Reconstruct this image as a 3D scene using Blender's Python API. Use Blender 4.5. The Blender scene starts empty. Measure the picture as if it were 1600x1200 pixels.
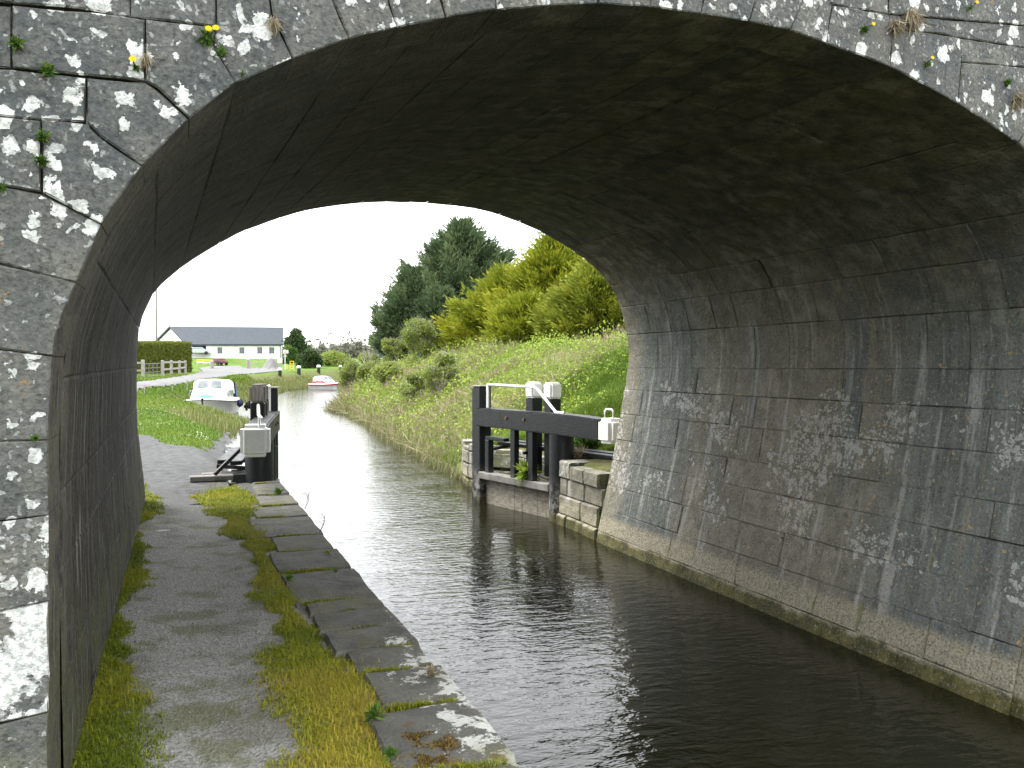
import bpy, bmesh, math, random
import numpy as np
from mathutils import Vector, Matrix, noise as mnoise

rng = np.random.default_rng(7)
random.seed(7)
SC = bpy.context.scene
COL = SC.collection

# ------------------------------------------------------------------ camera, sky, sun, exposure
FPX, VPX, HZ, EYE = 1380.0, 280.0, 570.0, 2.4
YAW = math.atan((800 - VPX) / FPX)
PIT = -math.atan((600 - HZ) / FPX)
cam_d = bpy.data.cameras.new('camera')
cam = bpy.data.objects.new('camera', cam_d)
COL.objects.link(cam)
cam.location = (0, 0, EYE)
cam.rotation_euler = (math.pi / 2 + PIT, 0, -YAW)
cam_d.sensor_width = 36.0
cam_d.lens = 36.0 * FPX / 1600.0
cam_d.clip_start = 0.05
cam_d.clip_end = 3000
SC.camera = cam

SUN_EL, SUN_AZ = math.radians(58), math.radians(300)     # azimuth clockwise from +Y: to the left and a little beyond the bridge, behind thin cloud
world = bpy.data.worlds.new('World')
SC.world = world
world.use_nodes = True
wt = world.node_tree
wt.nodes.clear()
w_out = wt.nodes.new('ShaderNodeOutputWorld')
w_bg = wt.nodes.new('ShaderNodeBackground')
w_hs = wt.nodes.new('ShaderNodeHueSaturation')
w_mx = wt.nodes.new('ShaderNodeMix')
w_mx.data_type = 'RGBA'
sky = wt.nodes.new('ShaderNodeTexSky')
sky.sky_type = 'NISHITA'
sky.sun_disc = False
sky.sun_elevation = SUN_EL
sky.sun_rotation = SUN_AZ
sky.dust_density = 3.0
w_hs.inputs['Saturation'].default_value = 0.15
wt.links.new(sky.outputs[0], w_hs.inputs['Color'])
w_mx.inputs['Factor'].default_value = 0.65           # an even veil of white cloud over the clear-sky dome
w_mx.inputs[7].default_value = (8.6, 8.8, 9.0, 1)
wt.links.new(w_hs.outputs[0], w_mx.inputs[6])
wt.links.new(w_mx.outputs[2], w_bg.inputs['Color'])
w_bg.inputs['Strength'].default_value = 0.13
wt.links.new(w_bg.outputs[0], w_out.inputs['Surface'])

sun_d = bpy.data.lights.new('sun', 'SUN')
sun_d.energy = 1.5
sun_d.angle = math.radians(35)
sun_d.color = (1.0, 0.96, 0.88)
sun = bpy.data.objects.new('sun', sun_d)
COL.objects.link(sun)
sd = Vector((math.sin(SUN_AZ) * math.cos(SUN_EL), math.cos(SUN_AZ) * math.cos(SUN_EL), math.sin(SUN_EL)))
sun.rotation_euler = (-sd).to_track_quat('-Z', 'Y').to_euler()

SC.view_settings.view_transform = 'Standard'
SC.view_settings.look = 'None'
SC.view_settings.exposure = 2.0
SC.view_settings.gamma = 1.0
SC.render.engine = 'CYCLES'
SC.cycles.use_denoising = True
SC.cycles.max_bounces = 8
SC.cycles.diffuse_bounces = 5
SC.cycles.glossy_bounces = 4
SC.cycles.transmission_bounces = 4
SC.cycles.transparent_max_bounces = 8
SC.cycles.caustics_reflective = False
SC.cycles.caustics_refractive = False

# ------------------------------------------------------------------ measuring helpers
_fw = Vector((math.sin(YAW) * math.cos(PIT), math.cos(YAW) * math.cos(PIT), math.sin(PIT)))
_rt = Vector((math.cos(YAW), -math.sin(YAW), 0))
_up = _rt.cross(_fw)
CAM = Vector((0, 0, EYE))


def ray(u, v):
    return _fw + _rt * ((u - 800) / FPX) + _up * ((600 - v) / FPX)


def at(u, v, d):
    return CAM + ray(u, v) * d


def on_z(u, v, z):
    r = ray(u, v)
    return CAM + r * ((z - EYE) / r.z)


def on_plane(u, v, p0, n):
    r = ray(u, v)
    return CAM + r * ((Vector(p0) - CAM).dot(n) / r.dot(n))


# ------------------------------------------------------------------ object helpers
def wloc(o):
    p = Vector((0, 0, 0))
    while o is not None:
        p += o.location
        o = o.parent
    return p


def link(name, me, mats, parent=None, loc=None):
    """mesh data are in world coordinates; they are stored relative to loc / the parent"""
    o = bpy.data.objects.new(name, me)
    base = Vector(loc) if loc is not None else Vector((0, 0, 0))
    if parent is not None:
        base = wloc(parent)
        o.parent = parent
    else:
        o.location = base
    if base.length > 0:
        me.transform(Matrix.Translation(-base))
    for m in (mats if isinstance(mats, (list, tuple)) else [mats]):
        me.materials.append(m)
    COL.objects.link(o)
    return o


def tag(o, label=None, cat=None, group=None, kind=None):
    if label: o['label'] = label
    if cat: o['category'] = cat
    if group: o['group'] = group
    if kind: o['kind'] = kind
    return o


def thing(name, label, cat, loc=(0, 0, 0), group=None):
    o = bpy.data.objects.new(name, None)
    o.empty_display_size = 0.2
    COL.objects.link(o)
    o.location = loc
    return tag(o, label, cat, group)


def np_mesh(name, V, F, tint=None, smooth=False):
    V = np.asarray(V, np.float32)
    F = np.asarray(F, np.int32)
    k = F.shape[1]
    me = bpy.data.meshes.new(name)
    me.vertices.add(len(V)); me.vertices.foreach_set('co', V.ravel())
    me.loops.add(F.size); me.loops.foreach_set('vertex_index', F.ravel())
    me.polygons.add(len(F))
    me.polygons.foreach_set('loop_start', np.arange(len(F), dtype=np.int32) * k)
    me.polygons.foreach_set('loop_total', np.full(len(F), k, np.int32))
    if smooth:
        me.polygons.foreach_set('use_smooth', np.ones(len(F), bool))
    if tint is not None:
        a = me.attributes.new('tint', 'FLOAT', 'POINT')
        a.data.foreach_set('value', np.asarray(tint, np.float32))
    me.update(calc_edges=True)
    return me


class MB:
    """collects boxes, tubes, prisms into ONE mesh"""
    def __init__(self): self.v = []; self.f = []; self.sm = []

    def add(self, vs, fs, smooth=False):
        b = len(self.v)
        self.v += [tuple(p) for p in vs]
        self.f += [tuple(i + b for i in f) for f in fs]
        self.sm += [smooth] * len(fs)

    def box(self, c, ax, ay, az):
        """centre and three half-axis vectors"""
        c, ax, ay, az = map(Vector, (c, ax, ay, az))
        vs = [c + ax * i + ay * j + az * k for k in (-1, 1) for j in (-1, 1) for i in (-1, 1)]
        self.add(vs, [(0, 2, 3, 1), (4, 5, 7, 6), (0, 1, 5, 4), (2, 6, 7, 3), (0, 4, 6, 2), (1, 3, 7, 5)])
        return self

    def bar(self, a, b, w, h, up=(0, 0, 1)):
        a, b = Vector(a), Vector(b)
        d = (b - a); L = d.length; d.normalize()
        s = d.cross(Vector(up))
        if s.length < 1e-4: s = d.cross(Vector((0, 1, 0)))
        s.normalize(); u = s.cross(d)
        return self.box((a + b) / 2, d * L / 2, s * w / 2, u * h / 2)

    def tube(self, pts, r, n=8, cap=True):
        pts = [Vector(p) for p in pts]
        rs = r if isinstance(r, (list, tuple)) else [r] * len(pts)
        vs = []; fs = []
        for i, p in enumerate(pts):
            d = (pts[min(i + 1, len(pts) - 1)] - pts[max(i - 1, 0)]).normalized()
            s = d.cross(Vector((0, 0, 1)))
            if s.length < 1e-3: s = d.cross(Vector((1, 0, 0)))
            s.normalize(); t = s.cross(d)
            for k in range(n):
                a = 2 * math.pi * k / n
                vs.append(p + (s * math.cos(a) + t * math.sin(a)) * rs[i])
        for i in range(len(pts) - 1):
            for k in range(n):
                k2 = (k + 1) % n
                fs.append((i * n + k, i * n + k2, (i + 1) * n + k2, (i + 1) * n + k))
        self.add(vs, fs, True)
        if cap:
            self.add(vs[:n], [tuple(range(n))][::-1]); self.add(vs[-n:], [tuple(range(n))])
        return self

    def grid(self, rows, smooth=True, close=False):
        m = len(rows[0]); vs = [p for r in rows for p in r]; fs = []
        for i in range(len(rows) - 1):
            for j in range(m - 1 + (1 if close else 0)):
                j2 = (j + 1) % m
                fs.append((i * m + j, i * m + j2, (i + 1) * m + j2, (i + 1) * m + j))
        self.add(vs, fs, smooth)
        return self

    def build(self, name, mats, parent=None, loc=None, bevel=0.0, seg=1):
        me = bpy.data.meshes.new(name)
        me.from_pydata(self.v, [], self.f)
        for p, s in zip(me.polygons, self.sm): p.use_smooth = s
        bm = bmesh.new(); bm.from_mesh(me)
        if bevel > 0:
            es = [e for e in bm.edges if len(e.link_faces) == 2 and e.calc_face_angle(0) > 0.5]
            bmesh.ops.bevel(bm, geom=es, offset=bevel, segments=seg, affect='EDGES', clamp_overlap=True)
        bmesh.ops.recalc_face_normals(bm, faces=bm.faces)
        bm.to_mesh(me); bm.free()
        return link(name, me, mats, parent, loc)


# ------------------------------------------------------------------ material helpers
class NT:
    def __init__(self, name):
        self.m = bpy.data.materials.new(name); self.m.use_nodes = True
        self.t = self.m.node_tree; self.t.nodes.clear()
        self.geo = self.t.nodes.new('ShaderNodeNewGeometry')
        self.pos = self.geo.outputs['Position']

    def nd(self, typ, **kw):
        n = self.t.nodes.new(typ)
        for k, v in kw.items(): setattr(n, k, v)
        return n

    def put(self, sock, v):
        if isinstance(v, bpy.types.NodeSocket): self.t.links.new(v, sock)
        elif isinstance(v, (tuple, list)) and len(v) == 3 and sock.type == 'RGBA': sock.default_value = (*v, 1)
        else: sock.default_value = v

    def math(self, op, a, b=0.0, c=0.0, clamp=False):
        n = self.nd('ShaderNodeMath', operation=op, use_clamp=clamp)
        self.put(n.inputs[0], a); self.put(n.inputs[1], b); self.put(n.inputs[2], c)
        return n.outputs[0]

    def vmul(self, v, s):
        n = self.nd('ShaderNodeVectorMath', operation='MULTIPLY'); self.put(n.inputs[0], v); self.put(n.inputs[1], s)
        return n.outputs[0]

    def vadd(self, a, b):
        n = self.nd('ShaderNodeVectorMath', operation='ADD'); self.put(n.inputs[0], a); self.put(n.inputs[1], b)
        return n.outputs[0]

    def noise(self, scale, detail=3.0, vec=None, rough=0.55, color=False, dist=0.0):
        n = self.nd('ShaderNodeTexNoise')
        self.put(n.inputs['Vector'], vec if vec is not None else self.pos)
        n.inputs['Scale'].default_value = scale; n.inputs['Detail'].default_value = detail
        n.inputs['Roughness'].default_value = rough; n.inputs['Distortion'].default_value = dist
        return n.outputs[1 if color else 0]

    def vor(self, scale, vec=None, feature='F1'):
        n = self.nd('ShaderNodeTexVoronoi', feature=feature)
        self.put(n.inputs['Vector'], vec if vec is not None else self.pos)
        n.inputs['Scale'].default_value = scale
        return n

    def smooth(self, x, a, b, lo=0.0, hi=1.0):
        n = self.nd('ShaderNodeMapRange', interpolation_type='SMOOTHSTEP')
        self.put(n.inputs[0], x)
        for i, v in zip((1, 2, 3, 4), (a, b, lo, hi)): self.put(n.inputs[i], v)
        return n.outputs[0]

    def lin(self, x, a, b, lo=0.0, hi=1.0):
        n = self.nd('ShaderNodeMapRange', clamp=True)
        self.put(n.inputs[0], x)
        for i, v in zip((1, 2, 3, 4), (a, b, lo, hi)): self.put(n.inputs[i], v)
        return n.outputs[0]

    def mix(self, f, a, b, mode='MIX'):
        n = self.nd('ShaderNodeMix', data_type='RGBA', blend_type=mode)
        self.put(n.inputs[0], f); self.put(n.inputs[6], a); self.put(n.inputs[7], b)
        return n.outputs[2]

    def xyz(self, v=None):
        n = self.nd('ShaderNodeSeparateXYZ'); self.put(n.inputs[0], v if v is not None else self.pos)
        return n.outputs

    def comb(self, x, y, z):
        n = self.nd('ShaderNodeCombineXYZ')
        for i, v in enumerate((x, y, z)): self.put(n.inputs[i], v)
        return n.outputs[0]

    def attr(self, name, typ='GEOMETRY'):
        n = self.nd('ShaderNodeAttribute', attribute_type=typ, attribute_name=name)
        return n.outputs['Fac']

    def rnd(self):
        return self.nd('ShaderNodeObjectInfo').outputs['Random']

    def bump(self, h, dist=0.01, strength=1.0, normal=None):
        n = self.nd('ShaderNodeBump'); self.put(n.inputs['Height'], h)
        n.inputs['Distance'].default_value = dist; n.inputs['Strength'].default_value = strength
        if normal is not None: self.put(n.inputs['Normal'], normal)
        return n.outputs[0]

    def out(self, col, rough=0.8, normal=None, spec=0.3, metal=0.0, trans=0.0, ior=None, coat=0.0):
        b = self.nd('ShaderNodeBsdfPrincipled')
        self.put(b.inputs['Base Color'], col); self.put(b.inputs['Roughness'], rough)
        self.put(b.inputs['Specular IOR Level'], spec); self.put(b.inputs['Metallic'], metal)
        if coat: b.inputs['Coat Weight'].default_value = coat
        if ior: b.inputs['IOR'].default_value = ior
        if normal is not None: self.put(b.inputs['Normal'], normal)
        o = self.nd('ShaderNodeOutputMaterial')
        s = b.outputs[0]
        if trans:
            tr = self.nd('ShaderNodeBsdfTranslucent'); self.put(tr.inputs[0], col)
            mx = self.nd('ShaderNodeMixShader'); mx.inputs[0].default_value = trans
            self.t.links.new(s, mx.inputs[1]); self.t.links.new(tr.outputs[0], mx.inputs[2]); s = mx.outputs[0]
        self.t.links.new(s, o.inputs[0])
        return self.m


def mat_bridge():
    n = NT('bridge_stone')
    X, Y, Z = n.xyz()
    nx, ny, nz = n.xyz(n.geo.outputs['True Normal'])
    rnd = n.rnd()
    face = n.smooth(ny, -0.45, -0.75)                         # outer faces weather in the rain, the vault inside does not
    fine = n.noise(55, 4); mid = n.noise(6, 5); big = n.noise(1.3, 4)
    # ---- weathered outer face
    fcol = n.mix(n.smooth(mid, .3, .72), (.062, .069, .070), (.145, .140, .120))
    fcol = n.mix(n.math('MULTIPLY', n.smooth(big, .35, .7), .55), fcol, (.066, .073, .076))
    fcol = n.mix(n.smooth(fine, .50, .72, 0, .45), fcol, (.18, .175, .15))
    fcol = n.mix(n.smooth(fine, .48, .32, 0, .75), fcol, (.040, .042, .042))
    fcol = n.mix(n.smooth(n.noise(18, 5, rough=.7), .52, .64, 0, .55), fcol, (.060, .066, .068))
    dirt = n.noise(.9, 5, vec=n.vadd(n.vmul(n.pos, (3.0, 3.0, .7)), (7, 3, 1)))
    fcol = n.mix(n.smooth(dirt, .52, .7, 0, .4), fcol, (.15, .14, .115))
    warp = n.vadd(n.pos, n.vmul(n.vadd(n.noise(14, 4, color=True), (-.5, -.5, -.5)), (.10, .10, .10)))
    crumb = n.math('MULTIPLY', n.math('SUBTRACT', n.noise(75, 3), .5), .55)
    li = n.attr('lichen', 'OBJECT')
    def lichen(scale, cut, seed):
        v = n.vor(scale, vec=n.vadd(warp, (seed, seed * 2.3, seed * .7)))
        cr = n.xyz(v.outputs['Color'])[0]
        thr = n.math('MULTIPLY', n.smooth(n.math('ADD', cr, li), cut, cut + .45), .40)
        d = n.math('ADD', v.outputs['Distance'], n.math('MULTIPLY', crumb, .5))
        return n.smooth(n.math('SUBTRACT', thr, d), 0.0, .035)
    l1 = lichen(7.5, .80, 1.7); l2 = lichen(15, .78, 5.1); l3 = lichen(34, .82, 9.4)
    crust = n.smooth(n.math('ADD', n.noise(4.5, 6, rough=.7), n.math('MULTIPLY', li, .42)), .90, .95)
    L = n.math('MAXIMUM', n.math('MAXIMUM', l1, n.math('MULTIPLY', l2, .8)), n.math('MAXIMUM', n.math('MULTIPLY', l3, .3), crust))
    lcol = n.mix(n.smooth(n.noise(38, 5, rough=.7), .38, .62), (.36, .37, .35), (.74, .75, .73))
    fcol = n.mix(n.math('MULTIPLY', L, .93), fcol, lcol)
    orange = n.smooth(n.noise(9, 5, vec=n.vadd(n.pos, (3, 9, 4)), rough=.7), .66, .72)
    fcol = n.mix(n.math('MULTIPLY', orange, .6), fcol, (.36, .20, .045))
    alg = n.math('MULTIPLY', n.smooth(Z, 1.25, .85), n.smooth(n.noise(7, 4), .3, .6))
    fcol = n.mix(n.math('MULTIPLY', alg, .8), fcol, (.13, .14, .05))
    # ---- vault and abutment walls inside
    streak = n.noise(1.0, 5, vec=n.comb(n.math('MULTIPLY', X, 1.2), n.math('MULTIPLY', Y, 5.5), n.math('MULTIPLY', Z, .55)), rough=.6)
    streak2 = n.noise(1.0, 4, vec=n.comb(n.math('MULTIPLY', X, .6), n.math('MULTIPLY', Y, 15), n.math('MULTIPLY', Z, 1.1)))
    band = n.noise(1.0, 2, vec=n.comb(0.0, n.math('MULTIPLY', Y, .75), n.math('MULTIPLY', Z, .12)))
    roofy = n.smooth(n.math('ADD', Z, n.math('MULTIPLY', n.math('SUBTRACT', n.noise(1.1, 5, rough=.6), .5), 1.3)), 2.25, 4.0)                          # darker vault colour takes over with height, edge broken by noise
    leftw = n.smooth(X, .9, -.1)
    wall = n.mix(n.smooth(mid, .3, .7), (.125, .117, .086), (.215, .200, .155))
    wall = n.mix(n.smooth(rnd, 0, 1, 0, .45), wall, (.100, .096, .074))
    bl = n.math('MAXIMUM', n.math('MULTIPLY', n.smooth(Y, 6.6, 5.4), n.smooth(streak, .30, .44)), n.math('MULTIPLY', n.smooth(Y, 8.7, 9.3), n.smooth(Y, 10.6, 10.2)))
    bl = n.math('MAXIMUM', bl, n.smooth(n.math('MULTIPLY', band, n.math('ADD', streak, .5)), .64, .72))
    wall = n.mix(n.math('MULTIPLY', bl, .68), wall, n.mix(n.smooth(streak2, .35, .65), (.048, .062, .066), (.102, .124, .128)))
    wall = n.mix(n.smooth(streak, .55, .66, 0, .65), wall, (.33, .33, .305))
    wall = n.mix(n.smooth(streak2, .64, .76, 0, .35), wall, (.34, .335, .30))
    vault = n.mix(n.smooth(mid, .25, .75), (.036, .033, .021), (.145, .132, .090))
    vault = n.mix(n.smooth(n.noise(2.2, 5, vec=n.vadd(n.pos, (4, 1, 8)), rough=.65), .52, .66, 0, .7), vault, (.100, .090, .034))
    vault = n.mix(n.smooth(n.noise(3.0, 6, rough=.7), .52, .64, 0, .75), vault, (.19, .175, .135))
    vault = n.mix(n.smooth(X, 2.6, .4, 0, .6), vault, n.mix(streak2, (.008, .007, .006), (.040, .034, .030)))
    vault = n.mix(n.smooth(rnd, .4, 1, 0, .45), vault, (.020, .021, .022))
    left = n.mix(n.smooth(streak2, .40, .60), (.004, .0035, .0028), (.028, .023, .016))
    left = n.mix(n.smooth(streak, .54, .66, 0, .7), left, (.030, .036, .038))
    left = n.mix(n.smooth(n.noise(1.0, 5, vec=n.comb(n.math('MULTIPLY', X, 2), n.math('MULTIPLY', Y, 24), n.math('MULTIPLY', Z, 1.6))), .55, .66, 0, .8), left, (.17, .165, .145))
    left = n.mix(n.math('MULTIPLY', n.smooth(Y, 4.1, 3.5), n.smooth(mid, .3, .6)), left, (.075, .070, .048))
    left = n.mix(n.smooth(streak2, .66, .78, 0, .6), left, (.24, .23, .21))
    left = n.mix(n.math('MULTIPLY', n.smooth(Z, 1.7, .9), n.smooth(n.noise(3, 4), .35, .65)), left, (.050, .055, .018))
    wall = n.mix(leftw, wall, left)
    # white and ochre lichen spots on the canal-side wall
    spot_zone = n.math('MULTIPLY', n.math('MULTIPLY', n.smooth(Z, 2.65, 1.8), n.smooth(Z, .5, .85)), n.math('MULTIPLY', n.smooth(X, 4.6, 5.1), n.smooth(n.noise(1.1, 3), .38, .62)))
    v2 = n.vor(15, vec=warp); v3 = n.vor(34, vec=warp)
    s2 = n.smooth(n.math('SUBTRACT', n.math('MULTIPLY', n.smooth(n.math('ADD', n.xyz(v2.outputs['Color'])[0], spot_zone), 1.05, 1.6), .55), n.math('ADD', v2.outputs['Distance'], n.math('MULTIPLY', crumb, .5))), 0, .05)
    s3 = n.smooth(n.math('SUBTRACT', n.math('MULTIPLY', n.smooth(n.math('ADD', n.xyz(v3.outputs['Color'])[0], spot_zone), 1.0, 1.7), .55), n.math('ADD', v3.outputs['Distance'], n.math('MULTIPLY', crumb, .5))), 0, .06)
    wall = n.mix(n.math('MULTIPLY', n.math('MAXIMUM', s2, s3), .62), wall, n.mix(fine, (.30, .30, .28), (.50, .50, .47)))
    v4 = n.vor(22, vec=n.vadd(warp, (5, 5, 2)))
    s4 = n.math('MULTIPLY', n.smooth(n.math('SUBTRACT', n.math('MULTIPLY', n.smooth(n.xyz(v4.outputs['Color'])[1], .7, 1), .32), v4.outputs['Distance']), 0, .05), n.smooth(X, 4.6, 5.0))
    wall = n.mix(n.math('MULTIPLY', s4, .7), wall, (.36, .25, .10))
    # water marks
    wav = n.math('ADD', Z, n.math('MULTIPLY', n.math('SUBTRACT', n.noise(3.0, 5, rough=.65), .5), .22))
    wet = n.math('MULTIPLY', n.smooth(Z, .40, .30), n.smooth(X, 3, 4))
    wall = n.mix(n.math('MULTIPLY', wet, .85), wall, n.mix(n.smooth(fine, .35, .65), (.20, .175, .115), (.33, .30, .225)))
    wall = n.mix(n.math('MULTIPLY', n.smooth(wav, .16, .10), n.smooth(X, 3, 4)), wall, n.mix(n.smooth(mid, .4, .6), (.045, .045, .012), (.10, .09, .025)))
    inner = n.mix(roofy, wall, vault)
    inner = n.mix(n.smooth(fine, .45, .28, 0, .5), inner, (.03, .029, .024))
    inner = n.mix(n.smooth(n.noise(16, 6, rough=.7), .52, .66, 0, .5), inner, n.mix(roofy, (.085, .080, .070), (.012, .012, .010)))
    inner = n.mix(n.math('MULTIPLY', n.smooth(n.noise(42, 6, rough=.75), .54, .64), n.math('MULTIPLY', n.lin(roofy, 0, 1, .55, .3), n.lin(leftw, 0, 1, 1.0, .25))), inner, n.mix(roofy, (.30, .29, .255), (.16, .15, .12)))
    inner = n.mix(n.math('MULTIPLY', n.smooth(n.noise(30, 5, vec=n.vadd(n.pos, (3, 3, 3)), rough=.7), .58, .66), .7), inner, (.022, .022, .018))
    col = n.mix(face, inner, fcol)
    h = n.math('ADD', n.math('MULTIPLY', fine, .35), n.math('ADD', n.math('MULTIPLY', mid, 1.0), n.math('MULTIPLY', n.noise(22, 5, rough=.65), .55)))
    h = n.math('ADD', h, n.math('MULTIPLY', n.math('MULTIPLY', L, face), .25))
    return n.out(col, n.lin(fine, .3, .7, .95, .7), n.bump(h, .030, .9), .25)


def mat_simple(name, c1, c2, scale=8, rough=.7, bump=.0, spec=.3, c3=None, detail=4, stretch=None, metal=0.0, fine=60, coat=0.0):
    n = NT(name)
    vec = n.vmul(n.pos, stretch) if stretch else None
    a = n.noise(scale, detail, vec=vec); f = n.noise(fine, 3, vec=vec)
    col = n.mix(n.smooth(a, .3, .7), c1, c2)
    if c3: col = n.mix(n.smooth(f, .55, .72, 0, .8), col, c3)
    nm = n.bump(n.math('ADD', a, n.math('MULTIPLY', f, .5)), bump) if bump else None
    return n.out(col, rough, nm, spec, metal, coat=coat)


def mat_leaf(name, ca, cb, cc, trans=.2, nscale=1.2, rough=.6):
    n = NT(name)
    t = n.attr('tint')
    col = n.mix(n.smooth(t, 0, .55), ca, cb)
    col = n.mix(n.smooth(t, .5, 1.0), col, cc)
    col = n.mix(n.smooth(n.noise(nscale, 3), .35, .7, 0, .45), col, cb)
    return n.out(col, rough, None, .2, trans=trans)


def mat_gravel():
    n = NT('gravel_path')
    X, Y, Z = n.xyz()
    f1 = n.noise(150, 2); f2 = n.noise(45, 4); b = n.noise(2.2, 5); v = n.vor(70)
    col = n.mix(n.smooth(f2, .3, .7), (.20, .197, .178), (.365, .357, .328))
    col = n.mix(n.smooth(f1, .55, .72, 0, .7), col, (.36, .36, .345))
    col = n.mix(n.smooth(f1, .45, .28, 0, .7), col, (.05, .05, .046))
    col = n.mix(n.smooth(b, .50, .68, 0, .55), col, (.110, .105, .075))
    col = n.mix(n.math('MULTIPLY', n.smooth(n.noise(3.3, 5, vec=n.vadd(n.pos, (9, 1, 0))), .5, .62), .6), col, (.115, .120, .040))
    col = n.mix(n.smooth(Y, 9.3, 10.9, 0, .95), col, n.mix(n.smooth(f1, .4, .6), (.045, .046, .048), (.12, .12, .122)))
    h = n.math('ADD', n.math('MULTIPLY', f1, .5), n.math('ADD', f2, n.math('MULTIPLY', v.outputs['Distance'], .6)))
    return n.out(col, .9, n.bump(h, .016, 1.0), .2)


def mat_coping():
    n = NT('coping_stone')
    X, Y, Z = n.xyz(); rnd = n.rnd()
    mid = n.noise(5, 5); fine = n.noise(60, 4)
    col = n.mix(n.smooth(mid, .3, .7), (.062, .061, .051), (.135, .131, .112))
    col = n.mix(n.smooth(rnd, 0, 1, 0, .5), col, (.085, .082, .072))
    col = n.mix(n.smooth(fine, .45, .3, 0, .5), col, (.045, .045, .04))
    warp = n.vadd(n.pos, n.vmul(n.vadd(n.noise(14, 4, color=True), (-.5, -.5, -.5)), (.09, .09, .09)))
    crumb = n.math('SUBTRACT', n.noise(70, 3), .5)
    zone = n.math('MULTIPLY', n.smooth(Y, 6.6, 4.2), n.smooth(X, .80, 1.2))
    li = n.noise(9, 6, vec=warp, rough=.7)
    L = n.smooth(n.math('ADD', n.math('ADD', li, n.math('MULTIPLY', zone, .26)), n.math('MULTIPLY', crumb, .12)), .73, .78)
    col = n.mix(n.math('MULTIPLY', L, .85), col, (.52, .52, .48))
    moss = n.smooth(n.noise(5, 5, vec=n.vadd(n.pos, (2, 8, 3)), rough=.6), .60, .68)
    col = n.mix(n.math('MULTIPLY', moss, n.smooth(Y, 4.9, 4.0)), col, (.10, .065, .022))
    col = n.mix(n.math('MULTIPLY', n.smooth(n.noise(3, 5, vec=n.vadd(n.pos, (5, 5, 5))), .5, .68), .55), col, (.10, .098, .035))
    h = n.math('ADD', mid, n.math('ADD', n.math('MULTIPLY', fine, .4), n.math('MULTIPLY', n.noise(20, 5), .7)))
    return n.out(col, .85, n.bump(h, .022, .9), .25)


def mat_water():
    n = NT('canal_water')
    X, Y, Z = n.xyz()
    v = n.comb(n.math('MULTIPLY', n.math('ADD', X, n.math('MULTIPLY', Y, .25)), 1.0), n.math('MULTIPLY', Y, 1.9), 0.0)
    a = n.noise(4.6, 3, vec=v, rough=.5, dist=.35)
    b = n.noise(13, 2, vec=v, rough=.5, dist=.3)
    c = n.noise(0.55, 2, vec=v)
    amp = n.lin(c, .35, .7, .55, 1.15)
    h = n.math('MULTIPLY', n.math('ADD', a, n.math('MULTIPLY', b, .25)), amp)
    mud = n.mix(n.noise(.5, 3), (.0065, .007, .0025), (.012, .0115, .0045))
    return n.out(mud, .035, n.bump(h, .015, .9), .5, ior=1.333)


def mat_ground():
    n = NT('bank_ground')
    X, Y, Z = n.xyz()
    a = n.noise(.8, 5); b = n.noise(6, 5); f = n.noise(40, 3)
    lawn = n.mix(n.smooth(b, .3, .7), (.055, .115, .018), (.105, .165, .030))
    lawn = n.mix(n.smooth(a, .5, .7, 0, .6), lawn, (.15, .16, .04))
    rough = n.mix(n.smooth(b, .3, .7), (.085, .095, .030), (.17, .15, .075))
    rough = n.mix(n.smooth(a, .45, .65, 0, .7), rough, (.10, .13, .032))
    col = n.mix(n.attr('scrub'), lawn, rough)
    col = n.mix(n.smooth(Z, .16, .02), col, (.06, .05, .03))
    return n.out(col, .95, n.bump(n.math('ADD', b, f), .05), .1)


def mat_paint(name, base, chip, cut=.60, rough=.45, scale=6):
    n = NT(name); Z = n.xyz()[2]
    a = n.noise(scale, 6, rough=.7); g = n.noise(1.0, 4, vec=n.vmul(n.pos, (14, 14, 60))); f = n.noise(70, 3)
    col = n.mix(n.smooth(f, .3, .7, 0, .35), base, tuple(min(1, c * 1.6 + .012) for c in base))
    col = n.mix(n.smooth(a, cut, cut + .06, 0, .85), col, chip)
    worn = n.math('MULTIPLY', n.smooth(Z, .75, .15), n.smooth(n.noise(7, 5, rough=.7), .40, .58))
    col = n.mix(n.math('MULTIPLY', worn, .8), col, n.mix(n.smooth(Z, .25, .05), (.27, .265, .24), (.10, .09, .04)))
    return n.out(col, n.lin(a, .3, .7, rough - .1, rough + .2), n.bump(n.math('ADD', g, n.math('MULTIPLY', f, .3)), .004), .28)


M = {}
M['bridge'] = mat_bridge()
M['mortar'] = mat_simple('dark_mortar', (.030, .027, .021), (.060, .055, .042), 12, .95, .02)
M['gravel'] = mat_gravel()
M['gravel_dark'] = mat_simple('dark_gravel', (.040, .041, .042), (.085, .086, .088), 9, .95, .02, c3=(.15, .15, .148), fine=110)
M['coping'] = mat_coping()
M['water'] = mat_water()
M['ground'] = mat_ground()
M['pebble'] = mat_simple('pebble', (.12, .12, .115), (.36, .35, .33), 30, .9)
M['flake'] = mat_simple('pale_slate', (.30, .30, .28), (.42, .42, .40), 30, .8)
M['black_paint'] = mat_paint('black_gate_paint', (.006, .0075, .0085), (.13, .125, .115), .68)
M['white_paint'] = mat_paint('white_gate_paint', (.70, .70, .67), (.26, .24, .20), .63)
M['grey_cap'] = mat_paint('greyed_white_paint', (.60, .61, .60), (.34, .33, .30), .66)
M['old_wood'] = mat_simple('weathered_wood', (.20, .185, .16), (.36, .34, .30), 3, .85, .02, c3=(.10, .09, .075), stretch=(16, 16, 1.2))
M['grey_plank'] = mat_simple('weathered_plank', (.10, .098, .09), (.20, .195, .18), 4, .85, .01, c3=(.09, .085, .07))
M['rust'] = mat_simple('rusty_iron', (.05, .035, .025), (.11, .06, .03), 20, .7, .005)
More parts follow.
